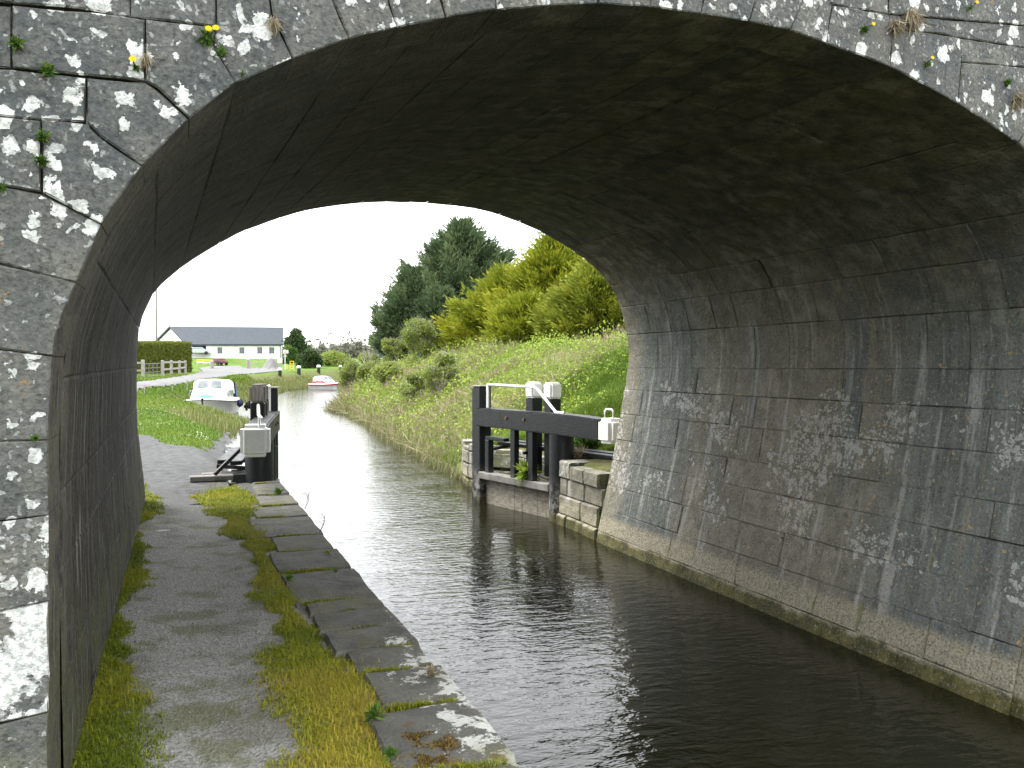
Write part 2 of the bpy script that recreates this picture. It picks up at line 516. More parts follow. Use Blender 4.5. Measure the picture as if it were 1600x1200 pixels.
M['gate_skin'] = mat_simple('silted_gate_planks', (.17, .15, .11), (.29, .275, .235), 3, .85, .01, c3=(.14, .095, .045), stretch=(3, 3, 9))
M['black_band'] = mat_simple('iron_black', (.012, .012, .013), (.03, .03, .03), 20, .5)
M['road'] = mat_simple('road_tarmac', (.095, .095, .096), (.135, .135, .135), 1.2, .9, c3=(.17, .17, .168))
M['gel'] = mat_simple('white_gelcoat', (.70, .71, .70), (.80, .80, .79), 2, .3, spec=.5)
M['boat_win'] = mat_simple('smoked_perspex', (.10, .12, .125), (.18, .20, .20), 3, .15, spec=.6)
M['blue'] = mat_simple('blue_canvas', (.035, .085, .20), (.06, .13, .27), 5, .8)
M['red'] = mat_simple('red_gelcoat', (.42, .02, .03), (.50, .03, .045), 5, .35)
M['navy'] = mat_simple('navy_rubber', (.015, .02, .06), (.03, .035, .09), 9, .6)
M['render'] = mat_simple('white_render', (.72, .72, .70), (.80, .80, .79), .8, .9)
M['slate'] = mat_simple('grey_slate', (.022, .031, .042), (.031, .041, .053), 2, .7)
M['verge'] = mat_simple('dark_verge', (.05, .055, .065), (.07, .075, .085), 2, .6)
M['glass'] = mat_simple('window_glass', (.035, .045, .055), (.075, .09, .10), .6, .08, spec=.7)
M['curtain'] = mat_simple('lace_curtain', (.5, .5, .5), (.62, .62, .62), 6, .9)
M['frame'] = mat_simple('window_frame', (.62, .62, .62), (.7, .7, .7), 6, .6)
M['dark_int'] = mat_simple('dark_interior', (.05, .06, .07), (.09, .10, .11), 1, .8)
M['silver'] = mat_simple('silver_car_paint', (.42, .45, .47), (.50, .52, .54), 2, .3, spec=.5, metal=.3)
M['maroon'] = mat_simple('maroon_paint', (.055, .010, .014), (.085, .016, .022), 2, .4)
M['tyre'] = mat_simple('tyre_rubber', (.02, .02, .02), (.035, .035, .035), 9, .8)
M['yellow'] = mat_simple('yellow_paint', (.62, .44, .02), (.70, .52, .05), 6, .5)
M['concrete'] = mat_simple('grey_concrete', (.11, .11, .11), (.18, .178, .17), 2, .9, .01, c3=(.2, .19, .17))
M['fence_wood'] = mat_simple('silver_fence_wood', (.24, .22, .19), (.38, .36, .32), 5, .85, .005, stretch=(4, 4, 1))
M['pole'] = mat_simple('pole_wood', (.15, .14, .13), (.24, .23, .22), 2, .8)
M['galv'] = mat_simple('galvanised_steel', (.20, .20, .19), (.30, .30, .29), 5, .5, metal=.4)
M['bark'] = mat_simple('brown_bark', (.075, .06, .042), (.14, .115, .085), 10, .9, .02, stretch=(1, 1, .3))
M['pale_bark'] = mat_simple('pale_bark', (.26, .25, .21), (.42, .40, .35), 6, .9)
M['grey_bark'] = mat_simple('grey_bark', (.20, .19, .18), (.30, .29, .27), 6, .9)
M['grass_path'] = mat_leaf('mossy_grass', (.10, .15, .008), (.25, .265, .016), (.38, .30, .045), .3, 2.5)
M['grass_bank'] = mat_leaf('lawn_grass', (.058, .115, .012), (.120, .185, .020), (.20, .21, .045), .3, .5)
M['grass_rough'] = mat_leaf('rough_grass', (.075, .135, .022), (.165, .215, .050), (.30, .275, .125), .35, .5)
M['bramble'] = mat_leaf('bramble_leaves', (.080, .145, .016), (.195, .280, .034), (.31, .36, .070), .35, .35)
M['dry'] = mat_leaf('dry_stems', (.14, .11, .07), (.25, .205, .13), (.36, .31, .21), .15, .5)
M['reed'] = mat_leaf('reed_leaves', (.09, .14, .030), (.18, .20, .065), (.36, .30, .18), .25, .6)
M['conifer'] = mat_leaf('dark_conifer_needles', (.034, .056, .028), (.068, .106, .048), (.150, .185, .085), .22, .5)
M['golden'] = mat_leaf('golden_conifer_needles', (.055, .085, .010), (.178, .215, .016), (.345, .335, .030), .22, .4)
M['pine'] = mat_leaf('pine_needles', (.050, .078, .010), (.140, .172, .018), (.275, .285, .032), .22, .5)
M['ivy'] = mat_leaf('ivy_leaves', (.018, .040, .012), (.040, .072, .020), (.08, .11, .032), .15, .4)
M['spring'] = mat_leaf('spring_leaves', (.12, .17, .030), (.21, .26, .055), (.33, .36, .12), .4, .5)
M['hedge'] = mat_leaf('clipped_hedge_leaves', (.085, .105, .014), (.125, .145, .020), (.165, .175, .03), .15, .8)
M['haze_tree'] = mat_leaf('haze_paled_twigs', (.12, .13, .10), (.18, .18, .14), (.24, .23, .18), .2, .1)  # distance haze is painted in: far foliage colours made pale and greyish
M['weed'] = mat_leaf('weed_leaves', (.030, .080, .010), (.070, .140, .020), (.14, .19, .04), .25, 3)
M['dandelion'] = mat_simple('dandelion_yellow', (.75, .55, .01), (.80, .62, .02), 40, .7)
M['sign_white'] = mat_simple('sign_white', (.75, .75, .75), (.8, .8, .8), 3, .5)
M['sign_red'] = mat_simple('sign_red', (.55, .03, .04), (.6, .05, .05), 3, .5)
M['daisy'] = mat_simple('daisy_white', (.75, .75, .70), (.8, .8, .78), 30, .7)
M['moss_leaf'] = mat_leaf('brown_moss_shoots', (.05, .035, .008), (.12, .075, .018), (.18, .12, .03), .1, 9)
M['moss'] = mat_simple('brown_moss', (.09, .06, .015), (.16, .10, .03), 30, .95, .02)

# ------------------------------------------------------------------ the bridge
YN0, YNK, YF = 3.28, 0.145, 10.8                     # near face y = YN0 + YNK (x + .4); far face y = YF
NEAR_P, NEAR_N = Vector((-.4, YN0, 0)), Vector((YNK, -1, 0)).normalized()


def near_pt(u, v): return on_plane(u, v, NEAR_P, NEAR_N)


near_px = [(77, 1000), (76, 800), (78, 690), (84, 560), (100, 490), (120, 441), (158, 350), (223, 261), (296, 186), (367, 129), (458, 92), (545, 62), (621, 43), (697, 29), (775, 16), (855, 8), (935, 6), (1015, 11),
           (1095, 22), (1170, 34), (1235, 47), (1292, 68), (1392, 104), (1497, 161), (1590, 224), (1640, 275), (1690, 350), (1720, 450)]
far_px = [(225, 755), (218, 700), (213, 640), (214, 560), (217, 510), (233, 470), (250, 445), (300, 405), (365, 368), (400, 353), (470, 330), (560, 317), (645, 316), (740, 325), (800, 343), (860, 369), (920, 410), (950, 440), (970, 480), (982, 540), (980, 580), (972, 630), (960, 700), (953, 738)]
near_prof = [Vector((-.405, 0, .55))] + [near_pt(*p) for p in near_px] + [Vector((5.88, 0, 2.55)), Vector((5.80, 0, 1.8)), Vector((5.58, 0, .9)), Vector((5.29, 0, .02)), Vector((5.20, 0, -.5))]
far_prof = [Vector((-.36, 0, .55))] + [on_plane(u, v, (0, YF, 0), Vector((0, -1, 0))) for u, v in far_px] + [Vector((5.29, 0, .02)), Vector((5.20, 0, -.5))]
CX, CZ = 2.66, 2.35


def station(p):
    """parameter along the section: 0..1 left wall, 1..2 vault (by angle), 2..3 right wall"""
    if p.z >= CZ:
        return 1 + (math.pi - math.atan2(p.z - CZ, p.x - CX)) / math.pi
    if p.x < CX: return (p.z - .55) / (CZ - .55)
    return 2 + (CZ - p.z) / (CZ + .5)


def sampler(prof):
    s = np.array([station(p) for p in prof]); o = np.argsort(s)
    xs = np.array([p.x for p in prof])[o]; zs = np.array([p.z for p in prof])[o]; s = s[o]
    return lambda q: (float(np.interp(q, s, xs)), float(np.interp(q, s, zs)))


def spline(P):
    out = []
    for i in range(len(P) - 1):
        a, b, c, d = P[max(i - 1, 0)], P[i], P[i + 1], P[min(i + 2, len(P) - 1)]
        for k in range(8):
            t = k / 8
            q = ((b * 2) + (c - a) * t + (a * 2 - b * 5 + c * 4 - d) * t * t + (b * 3 - a - c * 3 + d) * t ** 3) * .5
            q.y = 0; out.append(q)
    out.append(P[-1])
    # a light smoothing, ends kept
    for _ in range(10):
        out = [out[0]] + [(out[i - 1] + out[i] * 2 + out[i + 1]) / 4 for i in range(1, len(out) - 1)] + [out[-1]]
    return out


for _p in near_prof + far_prof: _p.y = 0
S_near, S_far = sampler(spline(near_prof)), sampler(spline(far_prof))


def vault(s, t, out=0.0):
    """point of the vault surface; t 0 near face .. 1 far face; out = metres into the masonry"""
    def P(q):
        x0, z0 = S_near(q); x1, z1 = S_far(q)
        y0 = YN0 + YNK * (x0 + .4)
        return Vector((x0 + (x1 - x0) * t, y0 + (YF - y0) * t, z0 + (z1 - z0) * t))
    p = P(s)
    if out:
        e = .02
        a, b = P(max(0, s - e)), P(min(3, s + e))
        d = b - a
        nrm = Vector((-d.z, 0, d.x)).normalized()       # going left wall -> vault -> right wall, outward is to the left of travel
        p = p + nrm * out
    return p


bridge = thing('stone_bridge', 'grey lichen-spotted stone arch bridge spanning the canal and its towpath', 'bridge', (2.4, 7.0, 0))
# dark mortar body behind the stones
mb = MB()
SS = [i / 40 for i in range(0, 40)] + [1 + i / 64 for i in range(0, 64)] + [2 + i / 30 for i in range(31)]
mb.grid([[vault(s, 0, .022) + Vector((0, .03, 0)) for s in SS], [vault(s, .5, .022) for s in SS], [vault(s, 1, .022) - Vector((0, .01, 0)) for s in SS]])


def outer(s, near):
    p = vault(s, 0 if near else 1, .022)
    d = Vector((p.x - 2.66, 0, p.z - .2)).normalized()
    k = 1e9
    if d.x > 1e-6: k = min(k, (11.5 - 2.66) / d.x)
    if d.x < -1e-6: k = min(k, (-6.5 - 2.66) / d.x)
    if d.z > 1e-6: k = min(k, (5.9 - .2) / d.z)
    if d.z < -1e-6: k = min(k, (-1.2 - .2) / d.z)
    x, z = 2.66 + d.x * k, .2 + d.z * k
    y = YN0 + YNK * (x + .4) + .03 if near else YF - .01
    return Vector((x, y, z))


fill = MB()
fill.grid([[vault(s, 0, .022) + Vector((0, .03, 0)) for s in SS], [outer(s, True) for s in SS]], False)
fill.grid([[vault(s, 1, .022) - Vector((0, .01, 0)) for s in SS], [outer(s, False) for s in SS]], False)
fill.grid([[outer(s, True) for s in SS], [outer(s, False) for s in SS]], False)
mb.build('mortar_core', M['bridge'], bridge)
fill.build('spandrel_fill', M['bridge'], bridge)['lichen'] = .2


def jitter(p, a, sc=9.0):
    v = mnoise.noise_vector(p * sc)
    return v * a


def vault_stone(mbx, s0, s1, t0, t1, proud, ns=5, nt=5, jt=.0013, rough=.006, rim=None):
    rims = [rim if rim is not None else random.choice([.0010, .0012, .0016, .002, .002, .003, .004, .013]) for _ in range(4)]
    """one dressed stone of the lining: a slightly pillowed, rough patch with a recessed rim"""
    seg = (vault(s1, .5) - vault(s0, .5)).length
    ds = jt / max(seg, .05) * (s1 - s0); dt = jt / 7.3
    # corners and edges not quite true
    c = [[random.uniform(.2, 1.8) for _ in range(2)] for _ in range(4)]
    vs = []; fs = []
    us = [0, .03, .35, .65, .97, 1]; ws = us
    for i, a in enumerate(us):
        for j, b in enumerate(ws):
            ka = ds * (c[0][0] * (1 - b) + c[1][0] * b) if a < .5 else ds * (c[2][0] * (1 - b) + c[3][0] * b)
            kb = dt * (c[0][1] * (1 - a) + c[2][1] * a) if b < .5 else dt * (c[1][1] * (1 - a) + c[3][1] * a)
            s = s0 + (s1 - s0) * a + ka * (1 - 2 * a)
            t = t0 + (t1 - t0) * b + kb * (1 - 2 * b)
            edge = i in (0, 5) or j in (0, 5)
            p = vault(min(max(s, 0), 3), t)
            nv = mnoise.noise(p * 3.1) * .6 + mnoise.noise(p * 9.0)
            q = vault(min(max(s, 0), 3), t, (-proud - .004 + nv * rough) if not edge else rims[0 if i == 0 else 1 if i == 5 else 2 if j == 0 else 3] * (1 if random.random() < .7 else .25))
            if edge: q = q + jitter(p, .004, 14)
            vs.append(q)
    for i in range(5):
        for j in range(5):
            fs.append((i * 6 + j, i * 6 + j + 1, (i + 1) * 6 + j + 1, (i + 1) * 6 + j))
    mbx.add(vs, fs, False)


# courses round the section
courses = []
def split(a, b, k, vary=.18):
    e = [a + (b - a) * i / k for i in range(k + 1)]
    for i in range(1, k): e[i] += (b - a) / k * random.uniform(-vary, vary)
    return list(zip(e[:-1], e[1:]))
left_c = split(0, 1, 5) + split(1.0, 1.46, 10)
right_c = split(1.46, 2.0, 13) + split(2.0, 3.0, 9, .1)
left_mb = MB()
n_big = 0
for ci, (s0, s1) in enumerate(left_c + right_c):
    rightside = ci >= len(left_c)
    T0 = .302 / (YF - YN0 - YNK * (vault((s0 + s1) / 2, 0).x + .4))
    ts = [T0]
    while ts[-1] < .985:
        L = random.choice([.45, .55, .6, .75, .85, .95, 1.1]) if s0 > 1.8 else random.uniform(.6, 1.2)
        nt = ts[-1] + L / 7.2
        if nt > .94: nt = 1.0
        ts.append(min(nt, 1.0))
    for t0, t1 in zip(ts[:-1], ts[1:]):
        if t1 - t0 < .01: continue
        proud = random.gauss(0, .003) if s0 > 1.46 else random.gauss(0, .0005)
        if rightside and n_big < 222:
            b = MB(); vault_stone(b, s0, s1, t0, t1, proud)
            b.build('stone', M['bridge'], bridge); n_big += 1
        else:
            vault_stone(left_mb, s0, s1, t0, t1, proud, rough=.005, jt=.0004, rim=.0006)
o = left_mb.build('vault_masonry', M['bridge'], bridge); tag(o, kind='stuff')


# ---- the face stones, traced on the plane of the near face
def face_stone(name, poly, li, depth=.30, proud=0.0, joint=.0022):
    pts = [near_pt(u, v) for u, v in poly]
    c = sum(pts, Vector()) / len(pts)
    # resample edges so that they can be uneven
    e = []
    for i, p in enumerate(pts):
        q = pts[(i + 1) % len(pts)]
        k = max(1, int((q - p).length / .06))
        e += [p + (q - p) * (j / k) for j in range(k)]
    n = len(e)
    # inward direction in the plane
    nrm = NEAR_N
    def inset(d, wob):
        r = []
        for i, p in enumerate(e):
            a, b = e[i - 1], e[(i + 1) % n]
            t = (b - a).normalized(); inn = t.cross(nrm)
            if inn.dot(c - p) < 0: inn = -inn
            w = mnoise.noise(p * 11.0) + .6 * mnoise.noise(p * 27.0)
            r.append(p + inn * (d + w * wob))
        return r
    back = [p + Vector((0, depth, 0)) for p in inset(joint, .0)]
    rim = [p - nrm * (.006 - proud) for p in inset(joint, .005)]
    top = [p + nrm * (proud + .004 * mnoise.noise(p * 6)) for p in inset(joint + .006, .006)]
    mid = [p.lerp(c, .55) + nrm * (proud + .010 * mnoise.noise(p.lerp(c, .55) * 4)) for p in top]
    m = MB()
    m.grid([back, rim, top, mid], False, True)
    cc = c + nrm * (proud + .01 * mnoise.noise(c * 4))
    b = len(m.v) - n
    m.v.append(tuple(cc)); ci_ = len(m.v) - 1
    for i in range(n): m.f.append((b + i, b + (i + 1) % n, ci_)); m.sm.append(False)
    o = m.build(name, M['bridge'], bridge)
    o['lichen'] = li
    return o


def arris(u0, u1, by='u'):
    return [p for p in near_px if u0 + 3 < p[0] < u1 - 3]

J = {0: ((79, 1290), (-150, 1320)), 1: ((77, 1113), (-150, 1165)), 2: ((77, 938), (-150, 985)), 3: ((76, 805), (-150, 832)), 4: ((76, 688), (-150, 694)),
     5: ((84, 557), (-150, 527)), 6: ((121, 442), (-40, 402)), 7: ((158, 350), (66, 302)), 8: ((222, 261), (157, 215)), 9: ((296, 187), (246, 140)),
     10: ((367, 130), (332, 70)), 11: ((458, 92), (425, 22)), 12: ((545, 61), (519, 0)), 13: ((621, 43), (609, 8)), 14: ((697, 28), (687, -10)),
     15: ((775, 16), (770, -70)), 16: ((855, 8), (857, -75)), 17: ((935, 6), (942, -75)), 18: ((1015, 11), (1028, -72)), 19: ((1095, 22), (1113, -65)),
     20: ((1170, 34), (1196, -50)), 21: ((1235, 47), (1268, -30)), 22: ((1292, 68), (1302, 7)), 23: ((1392, 104), (1396, 46)), 24: ((1497, 161), (1503, 97)),
     25: ((1590, 224), (1640, 150)), 26: ((1690, 350), (1800, 290)), 27: ((1720, 450), (1860, 430))}
def vs_(a, b, outerpts=(), li=.3, nm='voussoir'):
    ja, oa = J[a]; jb, ob = J[b]
    inner = [p for p in near_px if (a >= 5 and ja[0] + 2 < p[0] < jb[0] - 2)]
    face_stone(nm, [oa] + [ja] + inner + [jb] + [ob] + list(outerpts), li, proud=random.gauss(.004, .006))
vs_(0, 1, li=.25); vs_(1, 2, li=1.05); vs_(2, 3, li=.72); vs_(3, 4, li=.40); vs_(4, 5, li=.42); vs_(5, 6, [(-150, 380)], .22)
vs_(6, 7, [(-40, 283)], .32); vs_(7, 8, [(135, 193), (65, 188)], .40); vs_(8, 9, [(227, 129), (136, 121), (135, 192)], .46)
vs_(9, 10, [(338, 44), (227, 31), (227, 128)], .48); vs_(10, 11, [(420, -20), (338, -20), (338, 44)], .40)
vs_(11, 12, [(505, -40), (420, -20)], .30); vs_(12, 13, [(600, -50), (505, -40)], .34); vs_(13, 14, [(682, -60), (600, -50)], .33)
vs_(14, 15, [(682, -60)], .30)
for a, li in ((15, .34), (16, .38), (17, .33), (18, .30), (19, .42), (20, .62), (21, .60)): vs_(a, a + 1, li=li)
vs_(22, 23, [(1390, 22)], .42); vs_(23, 24, [(1500, 59), (1462, 52)], .34); vs_(24, 25, [(1640, 108)], .30); vs_(25, 26, li=.35); vs_(26, 27, li=.3)
for poly, li in (([(-150, 97), (-150, -5), (19, 8), (19, 107)], .5), ([(19, 107), (19, 8), (140, 18), (227, 31), (227, 129)], .52),
                 ([(-150, -10), (-150, -110), (20, -100), (20, 6)], .5), ([(20, 6), (20, -100), (204, -80), (204, 27), (140, 17)], .6), ([(204, 27), (204, -80), (338, -60), (338, 42), (227, 30)], .42),
                 ([(338, -22), (338, -90), (505, -100), (505, -42), (420, -22)], .4), ([(505, -42), (505, -130), (682, -140), (682, -62), (600, -52)], .4),
                 ([(-150, 167), (-150, 97), (19, 107), (136, 121), (135, 192), (65, 187)], .62), ([(-150, 282), (-150, 167), (65, 188), (66, 301), (-40, 283)], .55),
                 ([(-150, 380), (-150, 282), (-40, 284), (-40, 402)], .5),
                 ([(1302, 7), (1268, -30), (1310, -60), (1390, -50), (1390, 22)], .55), ([(1390, 22), (1390, -50), (1640, -30), (1640, 43)], .34),
                 ([(1396, 46), (1390, 22), (1640, 43), (1640, 80), (1500, 58), (1462, 52)], .34), ([(1503, 97), (1500, 59), (1640, 80), (1640, 108)], .32),
                 ([(1640, 108), (1640, -30), (1860, -10), (1860, 330), (1800, 290), (1640, 150)], .4)):
    face_stone('face_stone', poly, li, proud=random.gauss(0, .005))

# ------------------------------------------------------------------ canal bounds and the lie of the land
WATER_R = [(5.55, -14), (5.55, 12.35), (6.0, 12.5), (6.0, 15.4), (5.55, 16.2), (5.55, 17.4), (5.75, 21), (6.0, 26.1), (6.9, 34), (7.5, 41.6), (7.3, 47.4), (9.2, 52), (10.6, 60), (13.6, 78), (18.6, 95), (27, 112), (60, 150)]
WATER_L = [(57, 154), (22, 114), (12.9, 95.5), (9.0, 83), (4.9, 64), (3.0, 56), (1.6, 49.5), (-.1, 46), (-.3, 41.5), (1.2, 39.2), (2.7, 38.2), (2.6, 36), (1.5, 32), (1.4, 28.6), (1.15, 26), (.95, 21), (.75, 16.5), (.72, 12.62), (1.2, 12.5), (1.2, -14)]
WPOLY = np.array(WATER_R + WATER_L)
CENT = np.array([(3.3, -14), (3.3, 20), (3.7, 28), (4.6, 38), (4.6, 48), (6.2, 58), (10, 79), (15, 95), (24, 112), (58, 152)])
GY = np.array([0, 10, 14, 22, 30, 40, 60, 85, 110, 130, 165, 300, 600]); GZ = np.array([.79, .79, .80, .85, 1.0, 1.2, 1.5, 1.62, 1.92, 2.6, 3.75, 4.3, 5.5])


def water_dist(x, y):
    """signed distance to the canal edge, positive on land"""
    x = np.asarray(x, float); y = np.asarray(y, float)
    d = np.full(x.shape, 1e9); ins = np.zeros(x.shape, bool)
    P = WPOLY
    for i in range(len(P)):
        ax, ay = P[i]; bx, by = P[(i + 1) % len(P)]
        vx, vy = bx - ax, by - ay
        t = np.clip(((x - ax) * vx + (y - ay) * vy) / (vx * vx + vy * vy), 0, 1)
        d = np.minimum(d, np.hypot(x - ax - t * vx, y - ay - t * vy))
        if abs(vy) > 1e-9:
            c = ((ay > y) != (by > y)) & (x < vx * (y - ay) / vy + ax)
            ins ^= c
    return np.where(ins, -d, d)


def vnoise(x, y, sc, seed=0):
    """cheap smooth value noise, about -1..1"""
    x = np.asarray(x, float) * sc + seed * 17.3; y = np.asarray(y, float) * sc + seed * 7.7
    xi, yi = np.floor(x).astype(int), np.floor(y).astype(int); fx, fy = x - xi, y - yi
    fx = fx * fx * (3 - 2 * fx); fy = fy * fy * (3 - 2 * fy)
    def h(a, b): return np.modf(np.abs(np.sin(a * 127.1 + b * 311.7) * 43758.5453))[0]
    return 2 * ((h(xi, yi) * (1 - fx) + h(xi + 1, yi) * fx) * (1 - fy) + (h(xi, yi + 1) * (1 - fx) + h(xi + 1, yi + 1) * fx) * fy) - 1


def sstep(a, b, x):
    t = np.clip((x - a) / (b - a), 0, 1); return t * t * (3 - 2 * t)


def terrain(x, y, full=False):
    x = np.asarray(x, float); y = np.asarray(y, float)
    d = water_dist(x, y)
    right = x > np.interp(y, CENT[:, 1], CENT[:, 0])
    g = np.interp(y, GY, GZ)
    edge_l = np.where(y < 26, .55, .06)
    bank = np.interp(y, [12, 15, 20, 27, 32, 50, 70], [.12, .2, 1.0, 1.6, 3.2, 4.2, 2.5])
    zl = edge_l + (g - edge_l) * sstep(0, 1, np.clip(d / bank, 0, 1) ** .8)
    zl = zl + .035 * vnoise(x, y, .8, 2) * sstep(0, 1, d)
    base = np.interp(y, [0, 15.5, 19], [.93, .93, .08])
    ridge = np.interp(y, [0, 14, 20, 32, 50, 80, 120, 200], [3.2, 3.2, 3.12, 2.95, 2.9, 2.85, 3.0, 4.0])
    wd = np.interp(y, [0, 16, 25, 60], [6.5, 6.0, 5.6, 5.4])
    q = np.clip(d / wd, 0, 1)
    zr = base + (ridge - base) * (.55 * sstep(0, 1, q) + .45 * q)
    zr = zr + (.20 * vnoise(x, y, .55, 5) + .13 * vnoise(x, y, 1.4, 6)) * sstep(.3, 1.6, d)
    zr = zr + np.clip(d - wd, 0, 60) * .012
    z = np.where(right, zr, zl)
    z = np.where(d < 0, np.maximum(-.8, d * 2.5 - .02), z)
    if full: return z, d, right
    return z


def tz(x, y): return float(terrain(np.array([x]), np.array([y]))[0])


def T(u, v, dmin=9.0, dmax=300.0):
    """where the line of sight through a photo point meets the land"""
    ds = np.geomspace(dmin, dmax, 1500)
    r = ray(u, v)
    X, Y, Z = CAM.x + r.x * ds, CAM.y + r.y * ds, CAM.z + r.z * ds
    below = np.nonzero(Z < terrain(X, Y))[0]
    k = below[0] if len(below) else len(ds) - 1
    return Vector((X[k], Y[k], float(terrain(X[k:k + 1], Y[k:k + 1])[0])))


def axis(parts):
    r = [parts[0][0]]
    for a, b, st in parts:
        n = max(1, int(round((b - a) / st))); r += [a + (b - a) * (i + 1) / n for i in range(n)]
    return np.array(r)


def sheet(name, xs, ys, zf, mat, kind='structure', attrs=None, keep=None):
    Xg, Yg = np.meshgrid(xs, ys); Zg = zf(Xg.ravel(), Yg.ravel())
    V = np.stack([Xg.ravel(), Yg.ravel(), Zg], 1); nx = len(xs)
    idx = np.arange(len(V)).reshape(len(ys), nx)
    F = np.stack([idx[:-1, :-1].ravel(), idx[:-1, 1:].ravel(), idx[1:, 1:].ravel(), idx[1:, :-1].ravel()], 1)
    if keep is not None:
        c = V[F].mean(1); F = F[keep(c[:, 0], c[:, 1])]
        used = np.unique(F); mp = np.zeros(len(V), int); mp[used] = np.arange(len(used)); V = V[used]; F = mp[F]
    me = np_mesh(name, V, F, smooth=True)
    if attrs:
        for k, fn in attrs.items():
            a = me.attributes.new(k, 'FLOAT', 'POINT'); a.data.foreach_set('value', np.asarray(fn(V[:, 0], V[:, 1]), np.float32))
    return tag(link(name, me, mat), kind=kind)


xs = axis([(-420, -120, 20), (-120, -40, 4), (-40, -12, .8), (-12, 14, .2), (14, 30, .6), (30, 80, 3), (80, 420, 20)])
ys = axis([(10.82, 30, .2), (30, 70, .5), (70, 130, 1.5), (130, 300, 6), (300, 700, 25)])
def scrub_mask(x, y):
    d = water_dist(x, y); right = x > np.interp(y, CENT[:, 1], CENT[:, 0])
    return np.where(right, 1.0, np.where((d < 2.0) & (y > 27), .8, 0.0))
# land either side of the bridge ramps, on the near side, out of the picture
sheet('verge', axis([(-40, -.5, 2)]), axis([(-16, 3.2, 2)]), lambda x, y: .62 + 0 * x, M['ground'], attrs={'scrub': lambda x, y: 0 * x})
sheet('verge', axis([(5.6, 40, 2)]), axis([(-16, 3.9, 2)]), lambda x, y: .9 + 0 * x, M['ground'], attrs={'scrub': lambda x, y: 0 * x + 1})

# water
wm = MB(); wm.add([(-40, -14, 0), (90, -14, 0), (90, 160, 0), (-40, 160, 0)], [(0, 1, 2, 3)])
tag(wm.build('canal_water', M['water']), kind='structure')

# towpath under the bridge, then the gravel apron by the gate
def path_z(x, y):
    rut = -.025 * np.exp(-((x - .22) / .28) ** 2)
    return .80 + rut + .012 * vnoise(x, y, 2.1, 3) + .006 * vnoise(x, y, 7, 4) + .03 * sstep(.15, -.4, x) - .02 * np.clip(y - 11.9, 0, 2)
sheet('towpath', axis([(-.62, 1.12, .06)]), axis([(-10, 12.6, .08)]), path_z, M['gravel'])
def poly_in(poly):
    P = np.array(poly)
    def f(x, y):
        ins = np.zeros(x.shape, bool)
        for i in range(len(P)):
            ax, ay = P[i]; bx, by = P[(i + 1) % len(P)]
            if abs(by - ay) > 1e-9: ins ^= ((ay > y) != (by > y)) & (x < (bx - ax) * (y - ay) / (by - ay) + ax)
        return ins
    return f
apron_px = [(221, 678), (249, 690), (276, 697), (317, 705), (352, 700)]
apron = [tuple(T(*p)[:2]) for p in apron_px]
apron_poly = [(-6, 12.0), (-6, apron[0][1] + 3), (-3.2, apron[0][1] + 1.5)] + apron + [(.86, 17.6), (.74, 16.2), (.66, 12.7), (.66, 10.9), (-.45, 10.9)]
apron_in = poly_in(apron_poly)
sheet('gravel_apron', axis([(-6.2, 1.6, .1)]), axis([(10.86, 30, .1)]), lambda x, y: (np.maximum(terrain(x, y), .5) + .014) * sstep(10.9, 12.3, y) + (path_z(x, y) - .03) * (1 - sstep(10.9, 12.3, y)), M['gravel_dark'], keep=lambda x, y: apron_in(x + .15 * vnoise(x, y, 1.5, 1), y + .5 * vnoise(x, y, 1.1, 2)))
road_px = [(120, 626), (214, 610), (262, 604), (298, 597.5), (350, 590.5), (389, 584), (437, 580), (437, 576.5), (400, 575), (380, 574.5), (372, 571.5), (330, 572.5), (310, 575.5), (318, 580), (300, 585.5), (262, 591.5), (214, 598), (120, 606)]
road_xy = [tuple(T(*p)[:2]) for p in road_px]
rp = np.array(road_xy); rin = poly_in(road_xy)
sheet('ground', xs, ys, lambda x, y: terrain(x, y) - .01 - .07 * (apron_in(x, y) | rin(x, y)), M['ground'], attrs={'scrub': scrub_mask})
sheet('road', axis([(rp[:, 0].min(), rp[:, 0].max(), .3)]), axis([(rp[:, 1].min(), rp[:, 1].max(), .3)]), lambda x, y: terrain(x, y) + .03, M['road'], keep=rin)

# ------------------------------------------------------------------ towpath edge: coping stones over the lock wall
lw = thing('canal_side_wall', 'towpath edge wall topped with worn grey coping slabs beside the water', 'canal wall', (1.1, 7, 0))
MB().box((1.04, 2.2, .02), (.19, 0, 0), (0, 10.3, 0), (0, 0, .60)).build('wall_face', M['bridge'], lw)
# joints, as (inner point, outer point) along the edge in the photo
cj = [((560, 1300), (905, 1330)), ((575, 1200), (800, 1192)), ((600, 1129), (729, 1098)), ((562, 1068), (676, 1046)), ((540, 1024), (652, 1011)),
      ((478, 999), (628, 979)), ((500, 979), (600, 952)), ((459, 947), (590, 937)), ((438, 907), (545, 891)), ((428, 878), (515, 862)), ((436, 852), (500, 837)),
      ((392, 837), (482, 808)), ((402, 815), (466, 790)), ((404, 790), (452, 774)), ((398, 765), (437, 756))]
inner_in = []
for (a, b) in cj:
    p, q = on_z(*a, .8), on_z(*b, .8)
    inner_in.append((p.y * .5 + q.y * .5, p.x, q.x))
ysj = [max(on_z(*b, .8).y, 0) for a, b in cj]
ysj = sorted(set(round(y, 2) for y in ysj)); ysj = [ysj[0] - .9] + ysj
ysj = [-4.0, -3.1, -2.2, -1.3, -.5, .35, 1.2, 2.0] + [y for y in ysj if y > 2.6]
yy = [y for y in ysj]
while yy[-1] < 12.3: yy.append(min(12.45, yy[-1] + .8))
_s = sorted(inner_in); IY = [q[0] for q in _s]; IX = [q[1] for q in _s]
inn_x = [.60, .66, .74, .70, .76, .62, .72, .66, .70, .72, .68, .58, .62, .70, .74, .66]
